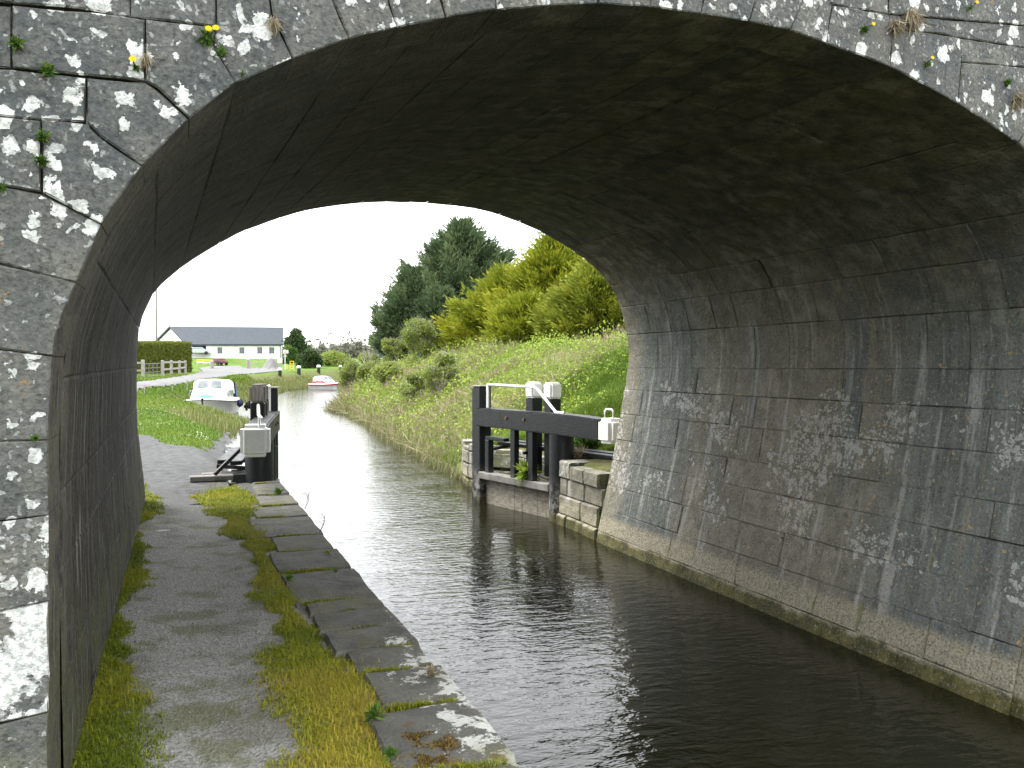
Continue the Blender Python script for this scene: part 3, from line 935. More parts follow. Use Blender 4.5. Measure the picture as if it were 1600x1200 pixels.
for i, (y0, y1) in enumerate(zip(yy[:-1], yy[1:])):
    if y1 - y0 < .15: continue
    x0 = float(np.interp((y0 + y1) / 2, IY, IX)) + random.uniform(-.03, .03); x1 = 1.262 + random.uniform(-.012, .016)
    top = .828 + random.uniform(-.012, .014); tl = random.uniform(-.008, .008)
    skew = random.uniform(-.05, .05)
    g = .012
    rows = []
    nx_, ny_ = 9, 9
    xs_ = [0, .03, .15, .35, .55, .75, .9, .975, 1]; ys_ = xs_
    for a in xs_:
        r = []
        for b in ys_:
            rx = x0 + (x1 - x0) * a; ry = y0 + g + (y1 - y0 - 2 * g) * b + skew * (1 - a)
            edge = min(a, 1 - a, b, 1 - b)
            z = top + tl * (b - .5) * 2 - (.045 if edge == 0 else (.008 if edge < .05 else 0)) + .006 * mnoise.noise(Vector((rx * 4, ry * 4, 0))) + .003 * mnoise.noise(Vector((rx * 15, ry * 15, 3)))
            w = mnoise.noise_vector(Vector((rx * 7, ry * 7, 1))) * (.022 if edge == 0 else .012)
            r.append(Vector((rx + w.x, ry + w.y, z)))
        rows.append(r)
    m = MB(); m.grid(rows, False)
    # skirt
    per = [rows[0][j] for j in range(9)] + [rows[i2][8] for i2 in range(1, 9)] + [rows[8][j] for j in range(7, -1, -1)] + [rows[i2][0] for i2 in range(7, 0, -1)]
    m.grid([per, [Vector((p.x, p.y, .60)) for p in per]], False, True)
    m.build('coping_stone', M['coping'], lw)
# ------------------------------------------------------------------ lock wall beyond the bridge on the far side
rw = thing('lock_side_wall', 'broken-topped grey stone lock wall beside the black gate at the far end of the arch', 'lock wall', (5.5, 12, 0))


def wall_block(parent, p0, p1, z0, z1, depth=.4, proud=0.0, mat='bridge'):
    """a squared stone in a wall running p0 -> p1 (xy), face towards the canal (left of travel)"""
    a = Vector((*p0, 0)); b = Vector((*p1, 0)); d = (b - a).normalized(); nf = Vector((d.y, -d.x, 0))
    g = .004
    rows = []
    L = (b - a).length
    for k in (0, .04, .35, .65, .96, 1):
        r = []
        for j in (0, .06, .5, .94, 1):
            e = k in (0, 1) or j in (0, 1)
            p = a + d * (g + (L - 2 * g) * k) + Vector((0, 0, z0 + g + (z1 - z0 - 2 * g) * j))
            nn = mnoise.noise(p * 5) * .012 + mnoise.noise(p * 14) * .006
            r.append(p + nf * (proud + nn - (.03 if e else 0)) + mnoise.noise_vector(p * 9) * .006)
        rows.append(r)
    m = MB(); m.grid(rows, False)
    per = rows[0] + [r[-1] for r in rows[1:]] + rows[-1][-2::-1] + [r[0] for r in rows[-2:0:-1]]
    m.grid([per, [p - nf * depth for p in per]], False, True)
    o = m.build('stone', M[mat], parent); o['lichen'] = .25
    return o


z_c = [-.25, .16, .44, .70, .93]
for i in range(4):
    ys_c = [10.78 + random.uniform(0, .1)]
    while ys_c[-1] < 12.1: ys_c.append(min(12.22, ys_c[-1] + random.uniform(.38, .62)))
    if 12.22 - ys_c[-2] < .2: ys_c.pop(-2)
    for y0, y1 in zip(ys_c[:-1], ys_c[1:]):
        xx = 5.33 + .10 * (z_c[i] + .2)
        wall_block(rw, (xx, y1), (xx, y0), z_c[i], z_c[i + 1] + (random.uniform(-.05, .05) if i == 3 else 0), .45, random.uniform(-.01, .02) + (.05 if i == 3 else 0))
for i in range(4):                                    # the return at the gate and the recess behind it
    wall_block(rw, (5.36, 12.26), (5.95, 12.26), z_c[i], z_c[i + 1], .3, 0)
    ys_c = [12.3, 13.0, 13.5, 14.2, 14.8, 15.5]
    for y0, y1 in zip(ys_c[:-1], ys_c[1:]):
        wall_block(rw, (5.86, y1), (5.86, y0), z_c[i], z_c[i + 1] - (.12 if i == 3 else 0), .3, random.uniform(-.01, .015))
wg = [(5.86, 15.5), (5.42, 16.0), (5.36, 16.7), (5.44, 17.3), (5.6, 17.9)]
for i in range(4):
    for p0, p1 in zip(wg[:-1], wg[1:]):
        wall_block(rw, p1, p0, z_c[i], z_c[i + 1] + random.uniform(-.05, .03) - (.12 if i == 3 else 0), .35, random.uniform(-.01, .01))
MB().box((5.72, 11.5, .2), (.20, 0, 0), (0, .72, 0), (0, 0, .62)).box((6.1, 13.9, .2), (.2, 0, 0), (0, 1.75, 0), (0, 0, .6)).build('wall_core', M['mortar'], rw)


# ------------------------------------------------------------------ lock gates
def lock_gate(heel, dirv, label, white, side, group='lock gates', po=0.0, pw=.10):
    """side = +1: the canal lies to the left of heel->mitre travel seen from above (right-hand gate)"""
    root = thing('lock_gate', label, 'lock gate', (heel[0], heel[1], 0), group)
    H0 = Vector((*heel, 0)); d = Vector((dirv[0], dirv[1], 0)).normalized()
    n = Vector((-d.y, d.x, 0)) * side                   # towards the canal
    Zv = Vector((0, 0, 1))
    def P(l, o, z): return H0 + d * l + n * o + Zv * z
    def bx(m, l0, l1, o0, o1, z0, z1): return m.box(P((l0 + l1) / 2, (o0 + o1) / 2, (z0 + z1) / 2), d * (l1 - l0) / 2, n * (o1 - o0) / 2, Zv * (z1 - z0) / 2)
    bk, wh = M['black_paint'], M[white]
    cap = M['white_paint'] if white == 'white_paint' else M['old_wood']
    # posts
    b = MB(); b.tube([P(0, -.04, -.3), P(0, -.04, .6), P(0, -.04, 1.335)], .19, 16); b.build('heel_post', bk, root)
    bx(MB(), 2.12, 2.34, -.14, .10, -.4, 2.02).build('mitre_post', bk, root, bevel=.012)
    bx(MB(), 2.34, 2.44, -.10, .06, -.4, 2.0).build('mitre_seal', bk, root, bevel=.01)
    mp = [o for o in root.children if o.name.startswith('mitre_post')][0]
    bx(MB(), 2.10, 2.36, -.15, .11, 2.021, 2.045).build('post_top', M['old_wood'], mp, bevel=.006)
    # balance beam: runs past the heel over the bank
    m = MB()
    rows = []
    for l, zc, hw, hh in ((2.14, 1.50, .135, .155), (1.2, 1.50, .135, .155), (.3, 1.50, .14, .16), (-.5, 1.49, .14, .16), (-1.05, 1.47, .135, .155)):
        rows.append([P(l, -hw, zc - hh), P(l, hw, zc - hh), P(l, hw, zc + hh), P(l, -hw, zc + hh)])
    m.grid(rows, False, True); m.add(rows[0], [(0, 1, 2, 3)]); m.add(rows[-1], [(3, 2, 1, 0)])
    beam = m.build('balance_beam', bk, root, bevel=.018, seg=2)
    m = MB(); cb_ = 0 if side > 0 else .02; bx(m, -1.36, -1.05, -.155 - cb_, .155 + cb_, 1.285 - cb_, 1.64 + cb_)
    cp = m.build('beam_cap', wh, root, bevel=.055, seg=3)
    m = MB(); m.tube([P(-1.12, .05, 1.63), P(-1.12, .05, 1.74), P(-1.15, .05, 1.77), P(-1.27, .05, 1.77), P(-1.30, .05, 1.74), P(-1.30, .05, 1.63)], .014, 6)
    m.build('hoop', wh, cp)
    for l in (1.25, .75):
        m = MB(); m.tube([P(l, .13, 1.53), P(l, .155, 1.53)], .028, 8); m.build('bolt', M['rust'], beam)
    # paddle posts standing behind the beam
    for l in (.52, 1.02):
        m = MB(); bx(m, l - .10, l + .10, -.36 + po, -.16 + po + (pw - .1) * 2, .62, 1.86); pp = m.build('paddle_post', bk, root, bevel=.012)
        m = MB(); bx(m, l - .112, l + .112, -.37 + po, -.148 + po + (pw - .1) * 2, 1.86, 2.12); m.build('post_cap', cap, pp, bevel=.03, seg=2)
        m = MB(); m.tube([P(l + .17, -.26, 1.80), P(l + .1, -.26, 1.80)], .035, 8); m.tube([P(l + .16, -.26, 1.74), P(l + .16, -.26, 1.86)], .02, 6); m.build('windlass_spindle', M['black_band'], pp)
        m = MB(); bx(m, l + .02, l + .15, .02, .12, .46, 1.345); m.build('paddle_rod', bk, root, bevel=.01)
    # rails and planking
    m = MB(); bx(m, .12, 2.13, -.05, .13, .44, .56); m.build('middle_rail', M['grey_plank'], root, bevel=.012)
    m = MB(); bx(m, .12, 2.13, -.10, .06, -.25, -.10); m.build('bottom_rail', bk, root, bevel=.01)
    for k in range(9):
        l0 = .16 + k * .218
        m = MB(); bx(m, l0, l0 + .212, -.075, -.025 + random.uniform(-.006, .006), -.4, .438); m.build('plank', M['gate_skin'], root)
    m = MB(); bx(m, 1.86, 1.98, -.02, .09, .56, 1.12); m.build('stile', bk, root, bevel=.01)
    m = MB(); bx(m, 1.40, 1.98, -.03, .08, 1.12, 1.18); m.build('brace', bk, root, bevel=.008)
    # footboard on brackets at the back
    for k in range(2):
        o0 = -.62 + k * .17
        m = MB(); bx(m, -.95 if side > 0 else .25, 2.15, o0, o0 + .16, 1.02 - .02 * k, 1.08 - .02 * k); m.build('footboard', bk, root, bevel=.006)
    m = MB()
    for l in (.2, 1.1, 2.0): m.bar(P(l, -.1, .95), P(l, -.62, 1.0), .05, .05)
    m.build('bracket', M['black_band'], root)
    # hand rail
    m = MB(); m.tube([P(2.05, -.02, 2.06), P(1.2, -.08, 2.045), P(.80, -.10, 2.04), P(.70, -.10, 2.0), P(.22, -.06, 1.70), P(.12, -.02, 1.665), P(-.12, .0, 1.665)], .022, 8)
    hr = m.build('hand_rail', M['white_paint'], root)
    m = MB(); bx(m, 2.02, 2.07, -.03, .0, 1.66, 2.06); m.build('rail_upright', M['white_paint'], hr)
    return root


lock_gate((5.45, 12.4), (-.24, .97), 'black lock gate with white-topped posts, white handrail and silted planks by the bramble bank', 'white_paint', 1)
lock_gate((1.06, 12.55), (.15, .989), 'black lock gate seen end-on beside the gravel, with a grey capped balance beam', 'grey_cap', -1, po=.17, pw=.10)

# foot plank with its iron strap on the gravel by the left gate
pl = thing('foot_plank', 'low weathered plank step with a slanting iron bar, on gravel beside the left gate', 'plank step', (.6, 12.7, .8))
a = Vector((.06, 12.55, .865))
for k in range(2):
    MB().box(a + Vector((.46 + .1 * k, .10 + .2 * k, -.0 + .01 * k)), (.40 - .06 * k, .02, 0), (-.004, .093, 0), (0, 0, .035)).build('plank', M['grey_plank'], pl, bevel=.008)
MB().bar(a + Vector((.38, .05, .05)), a + Vector((.76, .35, .38)), .03, .05).build('iron_bar', M['black_band'], pl)
MB().box(a + Vector((.78, .3, -.05)), (.16, 0, 0), (0, .3, 0), (0, 0, .09)).build('bearer', M['black_paint'], pl)

# ------------------------------------------------------------------ boats
def cruiser(name, label, pos, heading, L=5.4, B=2.15, scale=1.0, stripe=False, canvas=True):
    root = thing(name, label, 'boat', (pos[0], pos[1], 0), 'cruisers moored along the bank')
    c, s = math.cos(heading), math.sin(heading)
    def W(x, y, z): return Vector((pos[0] + (c * x - s * y) * scale, pos[1] + (s * x + c * y) * scale, z * scale))   # x forward
    # hull lofted from transom to stem
    st = [(-L / 2, .84, .86, .0), (-L / 4, .94, .98, -.05), (0, .95, 1.0, -.05), (L * .22, .86, .93, 0), (L * .36, .52, .70, .05), (L * .45, .24, .38, .1), (L * .5, .015, .03, .16)]
    rows = []
    for x, wb, wt_, rise in st:
        gz = .74 + .16 * max(0, (x / (L / 2))) ** 2
        xr = x + (.22 if x > L * .3 else 0) * (x - L * .3) / (L * .2) if x > L * .3 else x
        h = B / 2
        rows.append([W(x, -.0, -.30 + rise), W(x, -wb * h * .8, -.12 + rise), W(x, -wb * h, .10 + rise), W(xr, -wt_ * h, gz - .10), W(xr, -wt_ * h - .03, gz - .09), W(xr, -wt_ * h - .03, gz - .03), W(xr, -wt_ * h * .98, gz),
                     W(xr, -wt_ * h * .45, gz + .03), W(xr, 0, gz + .05), W(xr, wt_ * h * .45, gz + .03), W(xr, wt_ * h * .98, gz), W(xr, wt_ * h + .03, gz - .03), W(xr, wt_ * h + .03, gz - .09), W(xr, wt_ * h, gz - .10), W(x, wb * h, .10 + rise), W(x, wb * h * .8, -.12 + rise)])
    m = MB(); m.grid(rows, True, True); m.add(rows[0], [tuple(range(16))])
    hull = m.build('hull', M['gel'], root)
    # rubbing strake / stripe
    m = MB()
    for sg in (-1, 1):
        pts = []
        for x, wb, wt_, rise in st:
            gz = .74 + .16 * max(0, (x / (L / 2))) ** 2; xr = x + .22 * (x - L * .3) / (L * .2) if x > L * .3 else x
            pts.append(W(xr, sg * (wt_ * B / 2 + .035), gz - (.06 if not stripe else .12)))
        m.tube(pts, .022 if not stripe else .065, 6)
    m.build('rubbing_strake', M['red'] if stripe else M['galv'], hull)
    if stripe:
        m = MB()
        for sg in (-1, 1): m.tube([W(-L * .30, sg * B * .43, 1.02), W(0, sg * B * .415, 1.02), W(L * .20, sg * B * .36, .98)], .07, 6)
        m.build('cabin_stripe', M['red'], root)
    # cabin
    cb = [(-.9, .82, .9, 1.0), (-.85, .80, 1.30, 1.0), (.25, .78, 1.28, 1.0), (.75, .74, 1.20, .98), (1.25, .66, .92, .9), (1.75, .45, .86, .8)]
    rows = []
    for x, w, zt, k in cb:
        h = B / 2 * w
        zb = .74
        zt = zt + .1
        rows.append([W(x, -h, zb), W(x, -h * .97, zb + (zt - zb) * .45), W(x, -h * .86, zt - .06), W(x, -h * .7, zt), W(x, 0, zt + .05), W(x, h * .7, zt), W(x, h * .86, zt - .06), W(x, h * .97, zb + (zt - zb) * .45), W(x, h, zb)])
    m = MB(); m.grid(rows, True); m.add(rows[0], [tuple(range(9))]); m.add(rows[-1], [tuple(range(8, -1, -1))])
    cabin = m.build('cabin', M['gel'], root)
    # wheelhouse top with raked front windows
    rows = []
    for x, w, zt in ((-1.55, .80, 1.62), (-1.0, .80, 1.72), (-.2, .76, 1.72), (.35, .70, 1.66), (.62, .66, 1.30)):
        h = B / 2 * w
        rows.append([W(x, -h, 1.0), W(x, -h * .94, zt - .10), W(x, -h * .8, zt), W(x, 0, zt + .05), W(x, h * .8, zt), W(x, h * .94, zt - .10), W(x, h, 1.0)])
    m = MB(); m.grid(rows, True); m.add(rows[0], [tuple(range(7))]); m.add(rows[-1], [tuple(range(6, -1, -1))])
    m.build('wheelhouse', M['gel'], root)
    for sg in (-1, 1):                                     # two raked windscreen panes
        y0, y1 = sg * .08, sg * .58
        vs = [W(.655, y0, 1.36), W(.645, y1, 1.34), W(.40, y1 * .95, 1.66), W(.40, y0, 1.70)]
        q = [p + (W(.10, 0, .08) - W(0, 0, 0)) * .35 for p in vs]
        m = MB(); m.grid([q, vs], False, True); m.add(q, [(0, 1, 2, 3)]); m.build('windscreen', M['boat_win'], cabin)
        for x0, x1 in ((-.75, -.1), (.15, .72)):
            h = B / 2
            vs = [W(x0, sg * (h * .80 + .02), .98), W(x1, sg * (h * .77 + .02), .98), W(x1 - .04, sg * (h * .73 + .02), 1.20), W(x0 + .02, sg * (h * .76 + .02), 1.22)]
            q = [p + (W(0, sg * .03, 0) - W(0, 0, 0)) for p in vs]
            m = MB(); m.grid([q, vs], False, True); m.add(q, [(0, 1, 2, 3)]); m.build('side_window', M['boat_win'], cabin)
    if canvas:
        rows = []
        for x, zt in ((-2.3, 1.25), (-1.95, 1.55), (-1.56, 1.66)):
            h = B / 2 * .85
            rows.append([W(x, -h, .8), W(x, -h * .96, zt - .12), W(x, -h * .8, zt), W(x, 0, zt + .04), W(x, h * .8, zt), W(x, h * .96, zt - .12), W(x, h, .8)])
        m = MB(); m.grid(rows, True); m.add(rows[0], [tuple(range(7))]); m.build('canvas_cover', M['blue'], root)
        m = MB(); m.tube([W(L * .42, -.4, .98), W(L * .46, -.1, 1.0), W(L * .46, .15, 1.0), W(L * .40, .45, .96)], [.03, .09, .09, .03], 7); m.build('bow_fender', mat_once('sky_blue'), root)
        for x in (-.9, -.35):
            m = MB(); m.tube([W(x, B / 2 + .10, .72), W(x, B / 2 + .12, .62), W(x, B / 2 + .13, .40), W(x, B / 2 + .12, .32)], [.04, .11, .11, .04], 8); m.build('fender', M['navy'], root)
            m = MB(); m.tube([W(x, -B / 2 - .10, .72), W(x, -B / 2 - .12, .62), W(x, -B / 2 - .13, .40), W(x, -B / 2 - .12, .32)], [.04, .11, .11, .04], 8); m.build('fender', M['navy'], root)
    m = MB()
    for sg in (-1, 1):
        m.tube([W(L * .46, sg * .15, .92), W(L * .44, sg * .2, 1.18), W(L * .30, sg * .62, 1.14), W(L * .30, sg * .64, .88)], .014, 5)
    m.build('bow_rail', M['galv'], root)
    return root


_once = {}
def mat_once(k):
    if k not in _once: _once[k] = mat_simple('pale_blue_vinyl', (.16, .42, .56), (.22, .50, .62), 4, .5)
    return _once[k]


p1 = on_z(331, 648, 0)
cruiser('cabin_cruiser', 'white cabin cruiser with blue canvas stern cover moored among reeds', (p1.x, p1.y + .5), math.radians(-100), B=2.4, scale=.96)
p2 = on_z(511, 609, 0)
cruiser('cabin_cruiser', 'small white cruiser with a red stripe moored far up the canal', (p2.x, p2.y + 1.0), math.radians(-62), L=5.0, scale=.74, stripe=True, canvas=False)

# ------------------------------------------------------------------ house and what stands round it
def pxz(u, v, d): return at(u, v, d)
hs = thing('bungalow', 'long white bungalow with a plain grey slate roof beyond the road', 'house', at(370, 557, 150))
A0, A1 = at(293, 537.5, 150), at(439, 537.5, 150)
B0, B1 = at(247, 533, 159), at(439, 533, 159)
gz_ = at(370, 559, 150).z - .6
R0, R1 = at(268.5, 511, 154.5), at(440, 512.5, 154.5)
def dn(p, z=None): return Vector((p.x, p.y, gz_ if z is None else z))
# front wall with openings
ops = [(299, 322, 538.5, 552), (339, 347.5, 542.5, 553), (373, 382, 542.5, 553), (401, 410, 542, 553), (419.5, 429, 542.5, 553)]
m = MB()
us = sorted({293, 439} | {o[0] for o in ops} | {o[1] for o in ops})
ax = (A1 - A0) / 146
def F(u, v): 
    p = A0 + ax * (u - 293); return Vector((p.x, p.y, at(370, v, 150).z))
inn = Vector((ax.y, -ax.x, 0)).normalized(); inn = inn if inn.dot(at(370, 557, 150) - CAM) > 0 else -inn
for u0, u1 in zip(us[:-1], us[1:]):
    op = [o for o in ops if o[0] <= u0 and u1 <= o[1]]
    spans = [(537.3, 562)] if not op else [(537.3, op[0][2]), (op[0][3], 562)]
    for v0, v1 in spans:
        a_, b_ = F(u0, v1), F(u1, v0)
        fr = [F(u0, v1), F(u1, v1), F(u1, v0), F(u0, v0)]
        m.add(fr + [p + inn * .3 for p in fr], [(0, 1, 2, 3), (7, 6, 5, 4), (0, 4, 5, 1), (1, 5, 6, 2), (2, 6, 7, 3), (3, 7, 4, 0)])
# gable end and back
m.add([dn(B0), dn(A0), A0, R0 - Vector((0, 0, .12)), B0], [(0, 1, 2, 3, 4)])
m.add([dn(A1), dn(B1), B1, R1 - Vector((0, 0, .12)), A1], [(0, 1, 2, 3, 4)])
m.add([dn(B1), dn(B0), B0, B1], [(0, 1, 2, 3)])
m.build('wall', M['render'], hs)
for i, (u0, u1, v0, v1) in enumerate(ops):
    q = [F(u0, v1) + inn * .2, F(u1, v1) + inn * .2, F(u1, v0) + inn * .2, F(u0, v0) + inn * .2]
    if i == 0:
        m = MB(); q2 = [p + inn * 2.4 for p in q]; m.grid([q2, q], False, True); m.add(q2, [(0, 1, 2, 3)]); m.build('porch_recess', M['dark_int'], hs)
        continue
    m = MB()
    def bar_(a, b, w=.10): m.bar(a, b, w, w)
    for k in range(4): bar_(q[k] - inn * .05, q[(k + 1) % 4] - inn * .05)
    w = m.build('window', M['frame'], hs)
    MB().add(q, [(0, 1, 2, 3)]) if False else None
    m2 = MB(); m2.add([p + inn * .02 for p in q], [(0, 1, 2, 3)]); m2.build('pane', M['glass'], w)
    for sg in (0, 1):
        e0 = q[0] if sg == 0 else q[1]; e1 = q[3] if sg == 0 else q[2]; c0 = (q[2] + q[3]) / 2
        m3 = MB(); qq = e1.lerp(c0, .30); m3.add([e0.lerp(e1, .3) - inn * .01, e0.lerp(e1, .35).lerp(q[1 - sg].lerp(q[2 + sg] if False else e1, 0), .10) - inn * .01, e1.lerp(e0, .35).lerp(c0, .12) - inn * .01, qq - inn * .01, e1 - inn * .01], [(0, 1, 2, 3, 4)])
        m3.build('curtain', M['curtain'] if i < 3 else M['frame'], w)
    m4 = MB(); m4.bar(F(u0 - .6, v1 + .5) - inn * .06, F(u1 + .6, v1 + .5) - inn * .06, .14, .10); m4.build('sill', M['frame'], w)
# roof planes with thickness
def slab(m, q, t): 
    nrm = (q[1] - q[0]).cross(q[2] - q[0]).normalized(); nrm = nrm if nrm.z > 0 else -nrm
    m.add([p + nrm * t for p in q] + list(q), [(0, 1, 2, 3), (7, 6, 5, 4), (0, 4, 5, 1), (1, 5, 6, 2), (2, 6, 7, 3), (3, 7, 4, 0)])
ov = (A0 - R0) * .06; ovb = (B0 - R0) * .06; ex = ax.normalized() * .35
m = MB(); slab(m, [A0 + ov - ex, A1 + (A1 - R1) * .06 + ex, R1 + ex, R0 - ex], .16); slab(m, [B0 + ovb - ex, R0 - ex, R1 + ex, B1 + (B1 - R1) * .06 + ex], .155)
rf = m.build('roof', M['slate'], hs)
m = MB(); m.bar(R0 - ex * 1.15 + Vector((0, 0, .1)), A0 + ov - ex * 1.15 + Vector((0, 0, .08)), .08, .3); m.bar(R0 - ex * 1.15 + Vector((0, 0, .1)), B0 + ovb - ex * 1.15 + Vector((0, 0, .08)), .08, .3)
m.build('bargeboard', M['verge'], rf)
m = MB(); m.tube([A0 + ov - ex + Vector((0, 0, -.03)), A1 + (A1 - R1) * .06 + ex + Vector((0, 0, -.03))], .09, 6); m.build('gutter', M['verge'], rf)
m = MB(); m.tube([F(438, 537.6) - inn * .08, F(438, 561) - inn * .08], .06, 6); m.build('downpipe', M['verge'], hs)
m = MB(); t0 = R0 + ax * 6
m.tube([t0, t0 + Vector((0, 0, 1.0))], .03, 4); m.bar(t0 + Vector((-.6, 0, .9)), t0 + Vector((.6, 0, .9)), .03, .03)
for k in (-.5, -.2, .1, .4): m.bar(t0 + Vector((k, 0, .7)), t0 + Vector((k, 0, 1.1)), .03, .03, (1, 0, 0))
m.build('aerial', M['galv'], rf)


def place(u, v, d):
    """ground point that shows at the given photo column, at distance d"""
    p = at(u, v, d); return Vector((p.x, p.y, tz(p.x, p.y)))


# utility pole behind the hedge
p = place(245, 560, 95)
up_ = thing('utility_pole', 'tall thin utility pole rising behind the clipped hedge, left of the bungalow', 'pole', p)
zt = at(245, 425, 95).z
MB().tube([p - Vector((0, 0, .3)), Vector((p.x, p.y, zt))], [.12, .085], 8).build('pole', M['pole'], up_)
MB().bar((p.x - .7, p.y, zt - .35), (p.x + .7, p.y, zt - .35), .10, .12).build('crossarm', M['pole'], up_)

# soil mound before the house, gate pillars, pile of gravel, small vehicles
def mound(name, u, v, d, rx, ry, h, mat, seed):
    c = place(u, v, d); rows = []
    for i in range(9):
        a = i / 8; r = 1 - a; row = []
        for j in range(28):
            t = 2 * math.pi * j / 28
            k = 1 + .18 * mnoise.noise(Vector((math.cos(t) * 1.5, math.sin(t) * 1.5, seed)))
            x, y = c.x + rx * r * k * math.cos(t), c.y + ry * r * k * math.sin(t)
            hz = h * (math.cos(math.pi * min(1, r)) * .5 + .5) * (1 + .3 * mnoise.noise(Vector((x * .6, y * .6, seed))))
            row.append(Vector((x, y, tz(x, y) - .05 + hz)))
        rows.append(row)
    m = MB(); m.grid(rows, True, True)
    return tag(m.build(name, mat), kind='structure')


sil = thing('parked_car', 'silver car standing in the dark porch recess of the bungalow', 'car')
def car(root, u, v, d, L, W_, H, mat, yaw):
    c0 = at(u, v, d); c0.z = max(tz(c0.x, c0.y), at(u, v, d).z - .1)
    root.location = c0
    c, s = math.cos(yaw), math.sin(yaw)
    def P(x, y, z): return c0 + Vector((c * x - s * y, s * x + c * y, z))
    prof = [(-.5, .30), (-.5, .62), (-.34, .66), (-.2, .98), (.16, 1.0), (.30, .66), (.47, .55), (.5, .30)]
    rows = []
    for y in (-.5, -.44, .44, .5):
        k = .9 if abs(y) == .5 else 1
        rows.append([P(x * L, y * W_, .2 + (z - .2) * H * (k if z > .7 else 1)) for x, z in prof])
    m = MB(); m.grid(rows, False); m.add(rows[0], [tuple(range(8))]); m.add(rows[-1], [tuple(range(7, -1, -1))]); m.add([r[0] for r in rows] + [r[-1] for r in rows], [(0, 1, 5, 4), (1, 2, 6, 5), (2, 3, 7, 6)])
    m.build('body', mat, root, bevel=.05, seg=2)
    for y in (-.505, .505):
        q = [P(-.27 * L, y * W_, .74 * H), P(.24 * L, y * W_, .74 * H), P(.14 * L, y * W_ * .95, .95 * H), P(-.18 * L, y * W_ * .95, .95 * H)]
        m = MB(); m.add(q, [(0, 1, 2, 3)]); m.build('side_window', M['glass'], root)
    for x in (-.3, .31):
        for y in (-.5, .5):
            m = MB(); m.tube([P(x * L, y * W_ - .09, .3), P(x * L, y * W_ + .09, .3)], .3, 12); m.build('wheel', M['tyre'], root)
car(sil, 309, 553.5, 149, 4.0, 1.7, 1.42, M['silver'], math.radians(5))
mar = thing('parked_car', 'small maroon car parked at the edge of the forecourt before the grassy mound', 'car')
car(mar, 343, 570.5, 116, 2.2, 1.2, .9, M['maroon'], math.radians(-65))

mound('soil_mound', 345, 566, 124, 5.0, 3.0, .75, M['ground'], 3.3)
mound('soil_mound', 318, 567, 122, 3.0, 3.0, .6, M['ground'], 8.3)
_g = T(424, 577, 50, 160)
mound('gravel_heap', 424, 576, (_g - CAM).dot(_fw), 1.5, 1.8, 1.35, M['concrete'], 5.1)

yb = thing('barrier', 'low yellow and white barrier lying in front of the grassy mound', 'barrier', place(318, 567, 117))
b0, b1 = place(307, 567, 117), place(329, 567, 117)
for k, (dz, mt) in enumerate(((.62, 'yellow'), (.32, 'sign_white'))):
    MB().bar(b0 + Vector((0, 0, dz)), b1 + Vector((0, 0, dz)), .08, .16).build('rail', M[mt], yb)
m = MB()
for q in (.05, .5, .95): m.bar(b0.lerp(b1, q), b0.lerp(b1, q) + Vector((0, 0, .66)), .07, .07)
m.build('upright', M['yellow'], yb)

for (u, v, d, h, lab) in ((331.5, 576, 82, 1.0, 'squat brown stone gate pillar near the yellow barrier'), (388, 576, 82, 1.22, 'pointed brown stone gate pillar on the right of the forecourt entrance')):
    p = T(u, v, 50, 160); h = h * .75 * (p - CAM).dot(_fw) / 82 * (19 / 19)
    g = thing('gate_pillar', lab, 'pillar', p, 'gate pillars of the forecourt')
    MB().box(p + Vector((0, 0, h * .42)), (.20, 0, 0), (0, .20, 0), (0, 0, h * .46)).build('shaft', M['old_wood'], g, bevel=.03)
    m = MB(); q = [p + Vector((x, y, h * .88)) for x, y in ((-.22, -.22), (.22, -.22), (.22, .22), (-.22, .22))]
    m.add(q + [p + Vector((0, 0, h * 1.12))], [(0, 1, 4), (1, 2, 4), (2, 3, 4), (3, 0, 4), (3, 2, 1, 0)]); m.build('cap', M['old_wood'], g)
wf = thing('wire_fence', 'thin wire fence running right from the pointed gate pillar', 'fence', place(400, 575, 103))
wp = [place(u, 575, 103) for u in (391, 398, 405, 412)]
for p in wp: MB().bar(p, p + Vector((0, 0, .95)), .06, .06).build('post', M['fence_wood'], wf)
m = MB()
for z in (.3, .55, .8): m.tube([p + Vector((0, 0, z)) for p in wp], .012, 4)
m.build('wire', M['galv'], wf)

# sign board on a white post, notice board, yellow frame
p = T(445.5, 577.5, 60, 160); dq = (p - CAM).dot(_fw)
sg = thing('sign_post', 'white pole carrying a small red and white sign near the grey heap', 'sign', p)
zt = at(445.5, 546, dq).z
MB().tube([p, Vector((p.x, p.y, zt))], .04, 6).build('pole', M['sign_white'], sg)
q = [at(442.2, 552, dq - .1), at(450.5, 552, dq - .1), at(450.5, 547, dq - .1), at(442.2, 547, dq - .1)]
n_ = Vector((-_fw.x, -_fw.y, 0)) * .02
m = MB(); m.grid([[a_ + n_ for a_ in q], q], False, True); m.add([a_ + n_ for a_ in q], [(0, 1, 2, 3)]); m.add(q, [(3, 2, 1, 0)]); bd = m.build('board', M['sign_white'], sg)
m = MB()
for v in (548.2, 550.2): m.bar(at(443, v, dq - .15), at(449.6, v, dq - .15), .015, .055)
m.build('red_lettering', M['sign_red'], bd)
p = T(437.5, 577, 60, 160); dq = (p - CAM).dot(_fw) - 4
nb = thing('notice_board', 'plain white notice board in front of the grey heap', 'notice board', p)
q = [at(433.8, 567, dq), at(441, 567, dq), at(441, 559, dq), at(433.8, 559, dq)]
m = MB(); m.grid([[a_ + n_ for a_ in q], q], False, True); m.add([a_ + n_ for a_ in q], [(0, 1, 2, 3)]); m.add(q, [(3, 2, 1, 0)]); m.build('board', M['sign_white'], nb)
m = MB()
for u in (434.5, 440.3): m.bar(at(u, 578, dq + .06), at(u, 566, dq + .06), .05, .05)
